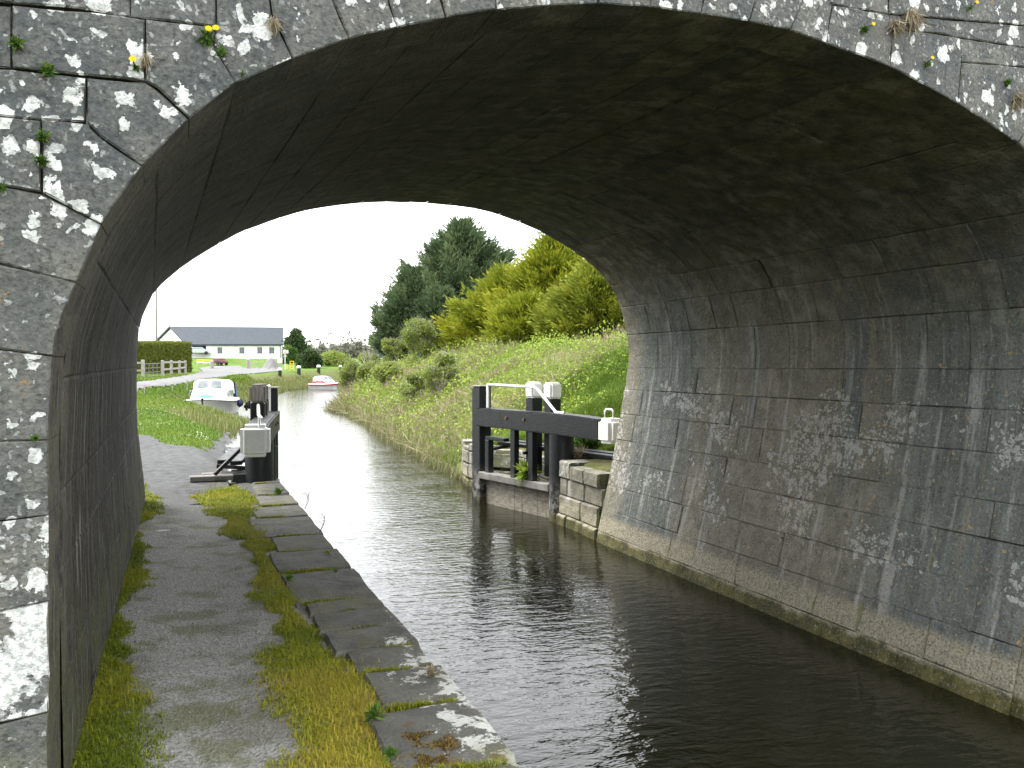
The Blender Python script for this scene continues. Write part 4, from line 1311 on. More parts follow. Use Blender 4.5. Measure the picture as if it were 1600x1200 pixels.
m.build('legs', M['galv'], nb)
p = T(456, 579, 60, 160); dq = (p - CAM).dot(_fw)
yr = thing('lifebuoy_stand', 'yellow ladder-like stand on the bank right of the sign pole', 'stand', p)
zt = at(456, 564, dq).z
for u in (453.3, 458.7):
    a_ = place(u, 579, dq); MB().bar(a_, Vector((a_.x, a_.y, zt)), .07, .07).build('upright', M['yellow'], yr)
for k in range(4):
    z = p.z + (zt - p.z) * (.22 + .25 * k)
    a_, b_ = place(453.3, 579, dq), place(458.7, 579, dq)
    MB().bar(Vector((a_.x, a_.y, z)), Vector((b_.x, b_.y, z)), .06, .07).build('rung', M['yellow'], yr)
for u, v0, v1, d, lab in ((449, 577, 569, 80, 'short yellow stake just right of the sign pole'), (492.5, 575, 568, 92, 'yellow marker stake by the dark bushes near the red-striped boat')):
    p = T(u, v0, 50, 160); h = (v0 - v1) * (p - CAM).dot(_fw) / FPX
    st_ = thing('marker_stake', lab, 'stake', p, 'yellow marker stakes')
    MB().box(p + Vector((0, 0, h / 2)), (.07, 0, 0), (0, .07, 0), (0, 0, h / 2)).build('stake', M['yellow'], st_)
    MB().box(p + Vector((0, 0, h + .03)), (.06, 0, 0), (0, .06, 0), (0, 0, .03)).build('tip', M['black_band'], st_)
for u, v, d, h, lab in ((437.5, 588, 60, .55, 'black bollard with a white top, nearest of the row along the canal bank'), (467, 584.5, 68, .58, 'black bollard with a white top, second along the bank, below the dark bushes'),
                        (498, 582.5, 76, .60, 'black bollard with a white top, third along the bank, just above the red-striped boat'), (532, 580, 92, .55, 'black bollard with a white top, farthest along the bank, right of the boat')):
    r = ray(u, v); p = T(u, v, 40, 140)
    d_ = (p - CAM).dot(_fw); h = {0: 13, 1: 13, 2: 12, 3: 9}[(437.5, 467, 498, 532).index(u)] * d_ / FPX
    bo = thing('mooring_bollard', lab, 'bollard', p, 'mooring bollards along the canal bank')
    w = h * .22
    MB().tube([p - Vector((0, 0, .1)), p + Vector((0, 0, h * .72))], w, 10).build('shaft', M['black_band'], bo)
    MB().tube([p + Vector((0, 0, h * .72)), p + Vector((0, 0, h * .95)), p + Vector((0, 0, h))], [w * 1.12, w * 1.12, w * .7], 10).build('top', M['sign_white'], bo)
for u, v0, v1, lab in ((225, 617, 602, 'short wooden stake in the lawn at the left, nearest the arch'), (268.5, 613, 603, 'short wooden stake in the lawn between the arch and the boat'), (292, 612, 594, 'taller wooden stake standing just left of the white boat')):
    p = T(u, v0, 20, 90); h = (v0 - v1) * (p - CAM).dot(_fw) / FPX
    st_ = thing('wooden_stake', lab, 'stake', p, 'wooden stakes in the lawn')
    MB().bar(p - Vector((0, 0, .2)), p + Vector((.03, 0, h)), .05, .05).build('stake', M['fence_wood'], st_)

# fence, gate and hedge
def post(p, h, w, parent): return MB().box(p + Vector((0, 0, h / 2 - .1)), (w, 0, 0), (0, w, 0), (0, 0, h / 2 + .1)).build('post', M['fence_wood'], parent, bevel=.02)
fp = [(223.5, 58), (254.3, 60), (268, 66), (280.5, 74), (290, 80)]
FP = [place(u, 590, d) for u, d in fp]
fl = thing('rail_fence', 'silvery two-rail wooden fence right of the wire gate, below the hedge', 'fence', FP[1], 'rail fences by the hedge')
for p in FP[1:]: post(p, 1.16, .10, fl)
for z in (1.02, .52):
    for a_, b_ in zip(FP[1:-1], FP[2:]): MB().bar(a_ + Vector((0, 0, z)), b_ + Vector((0, 0, z)), .05, .13).build('rail', M['fence_wood'], fl)
Lp = place(190, 590, 56); Lp0 = place(150, 590, 55)
fl2 = thing('rail_fence', 'silvery two-rail wooden fence running off left behind the arch', 'fence', FP[0], 'rail fences by the hedge')
for p in (FP[0], Lp, Lp0): post(p, 1.22, .11, fl2)
for z in (1.02, .52):
    for a_, b_ in ((FP[0], Lp), (Lp, Lp0)): MB().bar(a_ + Vector((0, 0, z)), b_ + Vector((0, 0, z)), .05, .13).build('rail', M['fence_wood'], fl2)
ga = thing('wire_gate', 'thin metal bar gate between the two fence posts by the hedge', 'gate', FP[0])
e0, e1 = FP[0].lerp(FP[1], .10), FP[0].lerp(FP[1], .91)
for z in (.12, .38, .66, .95):
    MB().tube([e0 + Vector((0, 0, z)), e1 + Vector((0, 0, z))], .020, 6).build('bar', M['galv'], ga)
for k in range(5):
    p = e0.lerp(e1, k / 4); MB().tube([p + Vector((0, 0, .1)), p + Vector((0, 0, .98))], .018, 6).build('upright', M['galv'], ga)
# ------------------------------------------------------------------ vegetation
def unit(v): return v / np.maximum(1e-9, np.linalg.norm(v, axis=1, keepdims=True))


def leaves(C, A, L, Wd, tint, flat=None):
    """diamond leaves: centres C, long axes A, lengths L, widths Wd"""
    n = len(C); R = rng.normal(size=(n, 3))
    if flat is not None: R = R * (1 - flat) + np.array([0, 0, 1.0]) * flat * 2
    S = unit(np.cross(A, R))
    L = np.broadcast_to(L, n)[:, None]; Wd = np.broadcast_to(Wd, n)[:, None]
    V = np.stack([C, C + A * L * .45 + S * Wd * .5, C + A * L, C + A * L * .45 - S * Wd * .5], 1).reshape(-1, 3)
    F = np.arange(4 * n).reshape(n, 4)
    return V, F, np.repeat(tint, 4)


def blades(P, h, w, lean, tint):
    n = len(P); a = rng.uniform(0, 2 * np.pi, n)
    D = np.stack([np.cos(a), np.sin(a), 0 * a], 1); S = np.stack([-np.sin(a), np.cos(a), 0 * a], 1)
    h = np.broadcast_to(h, n)[:, None]; w = np.broadcast_to(w, n)[:, None]; l = (rng.uniform(.1, 1, n) * lean)[:, None]
    up = np.array([0, 0, 1.0])
    m = P + up * h * .6 + D * h * l * .35
    V = np.stack([P - S * w * .5, P + S * w * .5, m + S * w * .35, P + up * h * (1 - .35 * l) + D * h * l, m - S * w * .35], 1).reshape(-1, 3)
    i = np.arange(n)[:, None] * 5
    F = np.concatenate([i + np.array([[0, 1, 2, 4]]), i + np.array([[4, 2, 3, 3]])], 0)
    return V, F, np.repeat(tint, 5)


def blades_obj(name, P, h, w, lean, tint, mat, label=None, parent=None, kind='stuff'):
    n = len(P); a = rng.uniform(0, 2 * np.pi, n)
    D = np.stack([np.cos(a), np.sin(a), 0 * a], 1); S = np.stack([-np.sin(a), np.cos(a), 0 * a], 1)
    h = np.broadcast_to(h, n)[:, None]; w = np.broadcast_to(w, n)[:, None]; l = (rng.uniform(.1, 1, n) * lean)[:, None]
    up = np.array([0, 0, 1.0]); m = P + up * h * .6 + D * h * l * .3
    V = np.stack([P - S * w * .5, P + S * w * .5, m + S * w * .35, m - S * w * .35, P + up * h * (1 - .35 * l) + D * h * l], 1).reshape(-1, 3)
    i = np.arange(n)[:, None] * 5
    F = np.concatenate([i + np.array([[0, 1, 2]]), i + np.array([[0, 2, 3]]), i + np.array([[3, 2, 4]])], 0)
    me = np_mesh(name, V, F, np.repeat(tint, 5))
    return tag(link(name, me, mat, parent), label, kind=kind)


# ---- mossy grass on the towpath, in ragged strips
def strip_density(x, y):
    w = .14 * vnoise(x, y, 1.6, 11) + .10 * vnoise(x, y, 4.5, 12)
    inner = .62 + .05 * vnoise(x, y, 1.0, 21)
    wide = np.interp(y, [2, 3.6, 5, 6.5, 8, 10.5, 11.5, 12.3], [.36, .32, .24, .13, .13, .22, .40, .30])
    mid_ = np.interp(y, [2, 5, 8, 11.2, 12.4], [.61, .63, .60, .51, .34])
    s = 1.0 - np.abs(x - mid_ - .02) / np.maximum(.05, wide + w)
    lw_ = np.interp(y, [2.5, 3.6, 4.6, 5.6, 6.1, 6.8, 7.6, 9.2, 9.8, 10.6, 11.3, 12], [.44, .40, .36, .18, .05, .26, .20, .04, .20, .30, .16, .0])
    l = 1.0 - (x + .42) / np.maximum(.02, lw_ + .6 * w)
    rag = .55 * vnoise(x, y, 13, 14) + .45 * vnoise(x, y, 29, 15)
    s = s + .30 * rag; l = l + .35 * rag
    return np.maximum(np.clip(s * 1.5, 0, 1), np.clip(l * 1.3, 0, 1) * (l > 0))
N = 900000
x = rng.uniform(-.42, .98, N); y = rng.uniform(2.4, 12.6, N)
keep = rng.uniform(0, 1, N) < strip_density(x, y) * np.interp(y, [2.5, 5, 9, 12.5], [.75, .6, .32, .22])
x, y = x[keep], y[keep]
z = path_z(x, y) - .004
h = rng.uniform(.012, .040, len(x)) * np.interp(y, [3, 12], [.85, 1.35]) * (1 + .8 * (rng.uniform(0, 1, len(x)) < .05))
tint = np.clip(.45 + .55 * vnoise(x, y, 3.0, 9) * .6 + rng.normal(0, .16, len(x)) + .35 * sstep(5.5, 3.6, y) * sstep(.2, .5, x) - .15 * sstep(.1, -.2, x), 0, 1)
blades_obj('path_grass', np.stack([x, y, z], 1), h, np.interp(y, [3, 12], [.004, .009]), 1.3, tint, M['grass_path'])
# grass in the joints of the coping
px_, py_ = [], []
for yj in yy[1:-1]:
    k = int(420 * min(1, 4.5 / yj + .25))
    if yj < 2.7: continue
    xi = float(np.interp(yj, IY, IX)) + .04; xe = rng.uniform(xi, xi + (1.24 - xi) * rng.uniform(.35, 1.0), k); px_.append(xe); py_.append(yj + rng.normal(0, .010, k) + .02 * np.sin(xe * 9))
px_ = np.concatenate(px_); py_ = np.concatenate(py_)
blades_obj('joint_grass', np.stack([px_, py_, np.full(len(px_), .806)], 1), rng.uniform(.018, .045, len(px_)), .005, 1.2, rng.uniform(0, .75, len(px_)), M['grass_path'])
# pebbles on the gravel
N = 3600
x = rng.uniform(-.4, .75, N); y = 2.6 + 10 * rng.uniform(0, 1, N) ** 1.5
keep = strip_density(x, y) < .5
x, y = x[keep], y[keep]; r = rng.uniform(.0025, .006, len(x)) * (1 + 1.0 * (rng.uniform(0, 1, len(x)) < .03))
O = np.array([[1, 0, 0], [-1, 0, 0], [0, 1, 0], [0, -1, 0], [0, 0, .6], [0, 0, -.6]])
V = np.stack([x, y, path_z(x, y) + r * .15], 1)[:, None, :] + O[None] * r[:, None, None] * rng.uniform(.6, 1.3, (len(x), 6, 1))
Fo = np.array([[0, 2, 4], [2, 1, 4], [1, 3, 4], [3, 0, 4], [2, 0, 5], [1, 2, 5], [3, 1, 5], [0, 3, 5]])
me = np_mesh('pebbles', V.reshape(-1, 3), (np.arange(len(x))[:, None, None] * 6 + Fo[None]).reshape(-1, 3))
tag(link('pebbles', me, M['pebble']), kind='stuff')
# pale flake of slate on the path
p = on_z(252, 834, .80)
m = MB(); q = [Vector((p.x + a, p.y + b, .83)) for a, b in ((-.075, .0), (-.02, -.05), (.07, -.02), (.075, .04), (0, .055))]
m.grid([q, [v - Vector((0, 0, .03)) for v in q]], False, True); m.add(q, [(0, 1, 2, 3, 4)])
tag(m.build('stone_flake', M['flake'], loc=(p.x, p.y, .8)), 'flat pale stone flake lying on the dark gravel path', 'stone')
# fallen moss cushions on the nearest coping slabs
for u, v, r, lab in ((648, 1148, .05, 'brown moss cushion on the coping slab, nearest the grass'), (690, 1160, .07, 'brown moss cushion in the middle of the nearest coping slab'), (668, 1185, .06, 'brown moss cushion at the bottom edge of the picture')):
    p = on_z(u, v, .84)
    ms = thing('moss_cushion', lab, 'moss', p, 'moss cushions on the coping')
    k = 420; t0 = rng.uniform(0, 2 * np.pi, k); rr = r * np.sqrt(rng.uniform(0, 1, k)) * (1 + .55 * np.sin(3 * t0 + u) + .3 * np.sin(7 * t0))
    C = np.stack([p.x + rr * np.cos(t0), p.y + .8 * rr * np.sin(t0), np.full(k, .829)], 1)
    V, F, t_ = leaves(C, unit(rng.normal(0, .6, (k, 3)) + [0, 0, .7]), .014, .008, rng.uniform(0, 1, k)); link('shoots', np_mesh('shoots', V, F, t_), M['moss_leaf'], ms)

# ---- bank grass
def land(N, xr, yr, cond, pw=2.0):
    x = rng.uniform(*xr, N); y = yr[0] + (yr[1] - yr[0]) * rng.uniform(0, 1, N) ** pw
    z, d, r = terrain(x, y, True); k = cond(x, y, d, r)
    return x[k], y[k], z[k], d[k]
on_apron = lambda x, y: apron_in(x + .15 * vnoise(x, y, 1.5, 1), y + .5 * vnoise(x, y, 1.1, 2))
x, y, z, d = land(260000, (-10, 12), (15, 75), lambda x, y, d, r: (~r) & (d > .15) & ~on_apron(x, y) & ~rin(x, y) & (x > -1.5 - .17 * y), 1.5)
h = rng.uniform(.05, .11, len(x)) * np.interp(y, [15, 60], [.8, 2.0])
tn = np.clip(.40 + .35 * vnoise(x, y, .35, 4) + rng.normal(0, .17, len(x)) + .5 * (y < 30) * sstep(2.2, .3, d) * 0 + .35 * sstep(24, 19, y), 0, 1)
blades_obj('lawn_grass', np.stack([x, y, z - .01], 1), h, np.interp(y, [15, 70], [.012, .05]), 1.0, tn, M['grass_bank'])
x, y, z, d = land(260000, (5.5, 14), (12.4, 23), lambda x, y, d, r: r & (d > .15) & (d < 5.6) & (rng.uniform(0, 1, len(x)) < 1.3 * sstep(22.5, 15, y) * sstep(6.0, 3.0, d)), 1.2)
tn = np.clip(.42 + .3 * vnoise(x, y, .8, 44) + rng.normal(0, .17, len(x)), 0, 1)
blades_obj('lawn_grass', np.stack([x, y, z - .01], 1), rng.uniform(.10, .24, len(x)), .013, 1.0, tn, M['grass_bank'])
# daisies as tiny white heads on the near lawn
x, y, z, d = land(2500, (-4, 2), (18, 34), lambda x, y, d, r: (~r) & (d > .3) & ~on_apron(x, y), 1.3)
k = vnoise(x, y, .7, 8) > .35; x, y, z = x[k], y[k], z[k]
V, F, t_ = leaves(np.stack([x, y, z + .07], 1), unit(rng.normal(size=(len(x), 3)) * [1, 1, .1]), .032, .032, np.zeros(len(x)), .9)
tag(link('daisies', np_mesh('daisies', V, F), M['daisy']), kind='stuff')
# reeds and tall dead grass on the left margin
x, y, z, d = land(110000, (-3, 16), (24, 100), lambda x, y, d, r: (~r) & (d > -.75) & (d < np.where(y < 50, 1.9, 1.4)) & (y > 30.5) & (rng.uniform(0, 1, len(x)) < np.where(y < 50, .9, .8)), 1.3)
bx_ = (x - p1.x); by_ = (y - p1.y)
k = ~((np.abs(bx_ * .93 + by_ * .0) < 1.25) & (by_ > -1.3) & (by_ < 5)) & ((d > -.3) | ((y > 34) & (y < 43)))
x, y, z, d = x[k], y[k], z[k], d[k]
h = rng.uniform(.2, .62, len(x)) * np.where((y > 34) & (y < 40), .62, .85) * np.interp(d, [-.7, 0, 2], [.9, 1, .55])
blades_obj('reeds', np.stack([x, y, np.maximum(z, -.05)], 1), h, np.interp(y, [24, 90], [.018, .05]), .55, np.clip(rng.normal(.5, .25, len(x)) + .15 * vnoise(x, y, .6, 3), 0, 1), M['reed'])

# ---- the rough bank on the right: grass, bramble, dead stems, reeds at the water
cone = lambda x, y: (x < 1.9 + .56 * y) & (x > -8 + .2 * y)
x, y, z, d = land(300000, (5, 40), (12.4, 110), lambda x, y, d, r: r & (d > .12) & (d < 13) & cone(x, y), 2.0)
zone = vnoise(x, y, .45, 31)
near_lawn = sstep(23, 14, y) * sstep(6.5, 1.5, d)
h = rng.uniform(.08, .26, len(x)) * np.interp(y, [13, 70], [.75, 2.0]) * (1 - .35 * near_lawn)
tn = np.clip(.55 + .3 * zone + rng.normal(0, .22, len(x)) - .45 * near_lawn, 0, 1)
blades_obj('rough_grass', np.stack([x, y, z - .02], 1), h, np.interp(y, [13, 80], [.010, .06]), 1.1, tn, M['grass_rough'])
x, y, z, d = land(330000, (5, 40), (13.5, 110), lambda x, y, d, r: r & (d > .3) & (d < 13) & cone(x, y) & (vnoise(x, y, .5, 31) + .6 * vnoise(x, y, 1.7, 33) + .5 * (d < 4) * (y > 19) - 1.2 * sstep(21, 14, y) * sstep(5.2, 1.6, d) > -.30), 2.0)
lump = .5 + .5 * vnoise(x, y, 1.3, 35)
z = z + rng.uniform(.02, 1, len(x)) * (.12 + .55 * lump ** 1.5) * np.interp(y, [13, 40], [.8, 1.3])
A = unit(rng.normal(size=(len(x), 3)) + [0, 0, .5])
tn = np.clip(.30 + .45 * lump + .25 * vnoise(x, y, .4, 36) + rng.normal(0, .2, len(x)), 0, 1)
sz = np.interp(y, [13, 30, 100], [.055, .085, .26]) * rng.uniform(.6, 1.4, len(x))
V, F, t_ = leaves(np.stack([x, y, z], 1), A, sz, sz * .7, tn, .5)
tag(link('bramble_thicket', np_mesh('bramble_thicket', V, F, t_), M['bramble']), kind='stuff')
x, y, z, d = land(170000, (5, 40), (15, 110), lambda x, y, d, r: r & (d > .02) & (d < 12) & cone(x, y) & ((vnoise(x, y, .5, 51) > -.05) | (d < 1.3)) & ~((y < 20) & (d < 5)), 2.0)
A = unit(rng.normal(size=(len(x), 3)) * [1, 1, .5] + [-.5, -.2, .55])
L = rng.uniform(.25, .8, len(x)) * np.interp(y, [15, 60], [.75, 1.5])
V, F, t_ = leaves(np.stack([x, y, z + .02], 1), A, L, np.interp(y, [15, 90], [.011, .06]), np.clip(rng.normal(.5, .25, len(x)), 0, 1))
tag(link('dead_stems', np_mesh('dead_stems', V, F, t_), M['dry']), kind='stuff')
x, y, z, d = land(110000, (4.5, 30), (17.6, 110), lambda x, y, d, r: r & (d > -.22) & (d < .9), 1.6)
h = rng.uniform(.2, .65, len(x)) * np.interp(y, [17, 25, 60], [.7, 1.0, .9])
blades_obj('reeds', np.stack([x, y, np.maximum(z, -.05)], 1), h, np.interp(y, [17, 90], [.012, .05]), .9, np.clip(rng.normal(.45, .25, len(x)), 0, 1), M['reed'])


# ---- trees
def tube_tree(root, limbs, mat, name='trunk'):
    m = MB()
    for pts, rad in limbs: m.tube(pts, rad, 7)
    return m.build(name, M[mat], root)


def conifer(name, label, base, height, radius, mat, nb=210, droop=.25, lean=0.0, bushy=1.0, leaf=.34, top_k=1.0, group=None, seed=0, twig=36):
    r_ = np.random.default_rng(seed + 100)
    root = thing(name, label, 'tree', base, group)
    bz = Vector(base)
    limbs = [([bz - Vector((0, 0, .3)), bz + Vector((lean * .5, 0, height * .5)), bz + Vector((lean, 0, height * .97))], [height * .02 + .04, height * .012 + .02, .012])]
    Cs, As, Ls, Ts = [], [], [], []
    b0 = np.array(base)
    for i in range(nb):
        q = (i + .5) / nb; q = q ** .85
        prof = ((1 - q) ** 1.1 * min(1, .72 + q * 2.2)) * top_k + .012
        az = i * 2.39996 + r_.normal(0, .3)
        R = radius * prof * r_.uniform(.66, 1.22) * (1 + .14 * math.sin(3 * az + seed + 4 * q))
        out_ = np.array([math.cos(az), math.sin(az), 0]); side = np.array([-math.sin(az), math.cos(az), 0]); upv = np.array([0, 0, 1.0])
        start = b0 + [lean * q, 0, height * (.02 + .93 * q)]
        k = max(10, int(twig * (R / radius * 1.6 + .25) * bushy))
        t = r_.uniform(.12, 1, k) ** .55
        rise = R * (.28 + .5 * q)
        zc = rise * t - droop * R * t * (1 - t) * 1.6
        spread = .34 * R * (1.12 - t)
        lat = r_.normal(0, 1, k) * spread * .55
        c = start + out_ * (R * t)[:, None] + upv * (zc + r_.normal(0, .04, k) * R - np.abs(lat) * .25)[:, None] + side * lat[:, None]
        f = 6
        d0 = out_ * .85 + upv * (.42 + .5 * q) + side * (lat / (spread + .01) * .55)[:, None]
        dirs = unit(np.repeat(d0, f, 0) + r_.normal(0, .30, (k * f, 3)))
        cc = np.repeat(c, f, 0) + dirs * (r_.uniform(-.2, .6, k * f) * leaf)[:, None] + r_.normal(0, .22 * leaf, (k * f, 3))
        cc = cc + dirs * ((r_.uniform(0, 1, k * f) < .16) * r_.uniform(.6, 2.2, k * f) * leaf)[:, None]
        Cs.append(cc); As.append(dirs); Ls.append(leaf * r_.uniform(.55, 1.35, k * f))
        Ts.append(np.clip(np.repeat(.05 + .45 * r_.uniform(0, 1) + .42 * t ** 2, f) + r_.normal(0, .10, k * f), 0, 1))
        if i % 9 == 0: limbs.append(([Vector(start), Vector(start + out_ * R * .5 + upv * rise * .3), Vector(start + out_ * R * .9 + upv * rise * .8)], [.05, .03, .01]))
    kt = 120; q = r_.uniform(0, 1, kt)
    Cs.append(b0 + [lean, 0, height * .93] + np.stack([r_.normal(0, .10, kt) * (1 - q), r_.normal(0, .10, kt) * (1 - q), q * height * .07], 1) * [leaf * 3, leaf * 3, 1]); As.append(unit(r_.normal(0, .5, (kt, 3)) + [0, 0, 1])); Ls.append(np.full(kt, leaf * .8)); Ts.append(r_.uniform(.3, .7, kt))
    C, A, L, Tn = map(np.concatenate, (Cs, As, Ls, Ts))
    V, F, t_ = leaves(C, A, L, L * .22, Tn)
    link('crown', np_mesh('crown', V, F, t_), M[mat], root)
    tube_tree(root, limbs, 'bark')
    return root


def base_at(u, d): return place(u, 545, d)


def conifer_px(u, d, vtop, rad_px, *a, **k):
    b = base_at(u, d); top = at(u, vtop, d).z
    b.z -= .2
    conifer(a[0], a[1], tuple(b), top - b.z, rad_px * d / FPX, a[2], **k)


conifer_px(722, 66, 345, 150, 'cypress_tree', 'tallest dark green conifer, pointed top against the white sky', 'conifer', seed=1, nb=420, leaf=.34, bushy=2.3, group='conifers above the bank')
conifer_px(650, 62, 420, 72, 'cypress_tree', 'dark green conifer on the left flank of the tall one', 'conifer', seed=2, nb=300, leaf=.32, bushy=2.0, top_k=1.1, group='conifers above the bank')
conifer_px(690, 60, 455, 62, 'cypress_tree', 'lower dark green conifer in front of the tall one', 'conifer', seed=12, nb=220, leaf=.30, bushy=2.0, group='conifers above the bank')
conifer_px(866, 42, 362, 105, 'golden_cypress', 'tallest golden-green conifer, its top touching the arch', 'golden', seed=3, nb=300, leaf=.26, bushy=1.6, group='conifers above the bank')
conifer_px(790, 45, 425, 80, 'golden_cypress', 'yellowest golden conifer, in front of the dark trees', 'golden', seed=4, nb=260, leaf=.27, bushy=1.6, top_k=1.15, group='conifers above the bank')
conifer_px(748, 48, 478, 55, 'golden_cypress', 'low golden conifer at the left end of the golden row', 'golden', seed=5, nb=190, leaf=.26, bushy=1.5, top_k=1.2, group='conifers above the bank')
conifer_px(825, 39, 470, 62, 'golden_cypress', 'short golden conifer at the front of the row, above the gate posts', 'golden', seed=15, nb=190, leaf=.24, bushy=1.5, top_k=1.2, group='conifers above the bank')
conifer_px(940, 34, 398, 78, 'pine_tree', 'olive green pine half hidden behind the right side of the arch', 'pine', seed=6, nb=250, leaf=.22, bushy=1.6, top_k=1.25, group='conifers above the bank')
conifer_px(910, 36, 480, 60, 'pine_tree', 'low olive green pine in front of the golden row at the right', 'pine', seed=16, nb=170, leaf=.21, bushy=1.5, top_k=1.3, group='conifers above the bank')
conifer_px(960, 37, 372, 95, 'golden_cypress', 'golden-green conifer mostly hidden behind the right abutment', 'golden', seed=26, nb=170, leaf=.22, bushy=1.4, top_k=1.25, group='conifers above the bank')


def broadleaf(name, label, base, height, rx, mat, bark='bark', n=9000, leaf=.16, seed=0, cat='tree', lobes=12, low=.15, fill=.8, group=None, twigs=60, trunk_k=1.0):
    r_ = np.random.default_rng(seed + 500)
    root = thing(name, label, cat, base, group)
    b = np.array(base, float); lm = []
    Cs, Ts, As = [], [], []
    centers = []
    for i in range(lobes):
        a = i * 2.4 + r_.uniform(0, 1); q = r_.uniform(low, .92)
        rr = rx * math.sqrt(max(.05, 1 - (2 * abs(q - .42)) ** 2.2)) * r_.uniform(.25, .75)
        centers.append((b + [rr * math.cos(a), rr * math.sin(a), height * q], rx * r_.uniform(.26, .46)))
    centers.append((b + [0, 0, height * .86], rx * .34))
    for c, s in centers:
        k = int(n / len(centers))
        v = unit(r_.normal(size=(k, 3))); rad = s * r_.uniform(.35, 1.12, k) ** (1 / 1.6)
        p = c + v * rad[:, None] * [1, 1, .85]
        p = p + r_.normal(0, .06 * s, (k, 3))
        p = p[p[:, 2] > b[2] + .02]
        Cs.append(p); As.append(unit(r_.normal(size=(len(p), 3)) + [0, 0, .3])); Ts.append(np.clip(r_.uniform(.15, .75) + r_.normal(0, .18, len(p)) , 0, 1))
        mid_ = b + (c - b) * .5 + [0, 0, height * .05]
        lm.append(([Vector(b + [0, 0, -.15]), Vector(mid_), Vector(c)], [max(.02, height * .014) * trunk_k, max(.012, height * .009) * trunk_k, .008]))
    for i in range(twigs):
        c, s = centers[i % len(centers)]; e = c + unit(r_.normal(size=(1, 3)) + [0, 0, .7])[0] * s * r_.uniform(.9, 1.55)
        lm.append(([Vector(c), Vector((c + e) / 2 + r_.normal(0, .05, 3)), Vector(e)], [.014, .010, .005]))
    C, A, Tn = map(np.concatenate, (Cs, As, Ts))
    L = leaf * r_.uniform(.55, 1.3, len(C))
    V, F, t_ = leaves(C, A, L, L * .62, Tn)
    link('crown' if cat == 'tree' else 'foliage', np_mesh('crown', V, F, t_), M[mat], root)
    tube_tree(root, lm, bark, 'trunk' if cat == 'tree' else 'stems')
    return root


def bl_px(u, d, vbase, vtop, wpx, name, label, mat, **k):
    p = at(u, vbase, d); z = tz(p.x, p.y); p.z = min(z, p.z) if k.pop('sink', False) else z
    zt = at(u, vtop, d).z
    return broadleaf(name, label, (p.x, p.y, p.z), max(.6, zt - p.z), wpx * d / FPX, mat, **k)


bl_px(464, 128, 563, 516, 21, 'ivy_tree', 'rounded dark ivy-clad tree at the right end of the bungalow', 'ivy', n=11000, leaf=.26, seed=1, lobes=14, low=.1)
bl_px(452, 124, 568, 539, 13, 'shrub', 'fresh green shrub in front of the ivy-clad tree', 'weed', n=5000, leaf=.20, seed=2, cat='shrub', group='shrubs beyond the bollards', low=.05)
bl_px(488, 110, 578, 547, 19, 'shrub', 'dark green shrub right of the ivy-clad tree', 'ivy', n=7000, leaf=.20, seed=3, cat='shrub', group='shrubs beyond the bollards', low=.03)
bl_px(474, 112, 577, 556, 14, 'shrub', 'low dark shrub behind the second bollard', 'ivy', n=4000, leaf=.18, seed=4, cat='shrub', group='shrubs beyond the bollards', low=.03)
bl_px(520, 118, 575, 555, 28, 'shrub', 'wide grey-green shrub beyond the red-striped boat', 'spring', n=6000, leaf=.24, seed=5, cat='shrub', group='shrubs beyond the bollards', low=.03)
for i, (u, d, vb, vt, w, lab) in enumerate(((503, 190, 560, 541, 10, 'pale bare tree on the skyline, just right of the dark shrub'), (522, 210, 560, 543, 12, 'pale bare tree on the skyline above the canal bend'), (540, 180, 562, 538, 13, 'pale twiggy tree on the skyline left of the willow'), (560, 160, 562, 536, 15, 'pale grey-green tree on the skyline behind the white saplings'))):
    bl_px(u, d, vb, vt, w, 'bare_tree', lab, 'haze_tree', bark='grey_bark', n=6500, leaf=.34, seed=20 + i, twigs=60, lobes=22, low=.1, group='bare trees on the skyline')
bl_px(585, 78, 560, 523, 24, 'willow_tree', 'grey-green budding willow left of the dark conifers', 'spring', bark='grey_bark', n=8000, leaf=.17, seed=31, twigs=160, low=.1, group='budding willows on the bank')
bl_px(612, 58, 556, 528, 24, 'willow_tree', 'bushy budding willow at the foot of the dark conifers', 'spring', bark='grey_bark', n=6000, leaf=.12, seed=32, twigs=260, low=.06, group='budding willows on the bank')
bl_px(655, 47, 556, 500, 36, 'willow_tree', 'young light green tree in front of the dark conifers', 'spring', bark='grey_bark', n=7000, leaf=.11, seed=33, twigs=320, low=.1, group='budding willows on the bank')
for i, (u, d, vb, vt, w, lab) in enumerate(((548, 74, 590, 566, 26, 'olive bush leaning over the far canal bend'), (578, 56, 596, 566, 28, 'twiggy olive bush on the bank below the willow'), (610, 45, 606, 570, 30, 'broad twiggy bush sloping to the water, left on the bank'), (650, 34, 640, 586, 28, 'twiggy bush low on the bank above the reeds'),
                                              (690, 32, 600, 552, 34, 'light green bush on the crest below the young tree')  )):
    bl_px(u, d, vb, vt, w, 'bush', lab, 'spring', bark='grey_bark', n=4200, leaf=.10 if d < 40 else .16, seed=40 + i, cat='bush', twigs=260, low=.02, group='bushes along the rough bank')
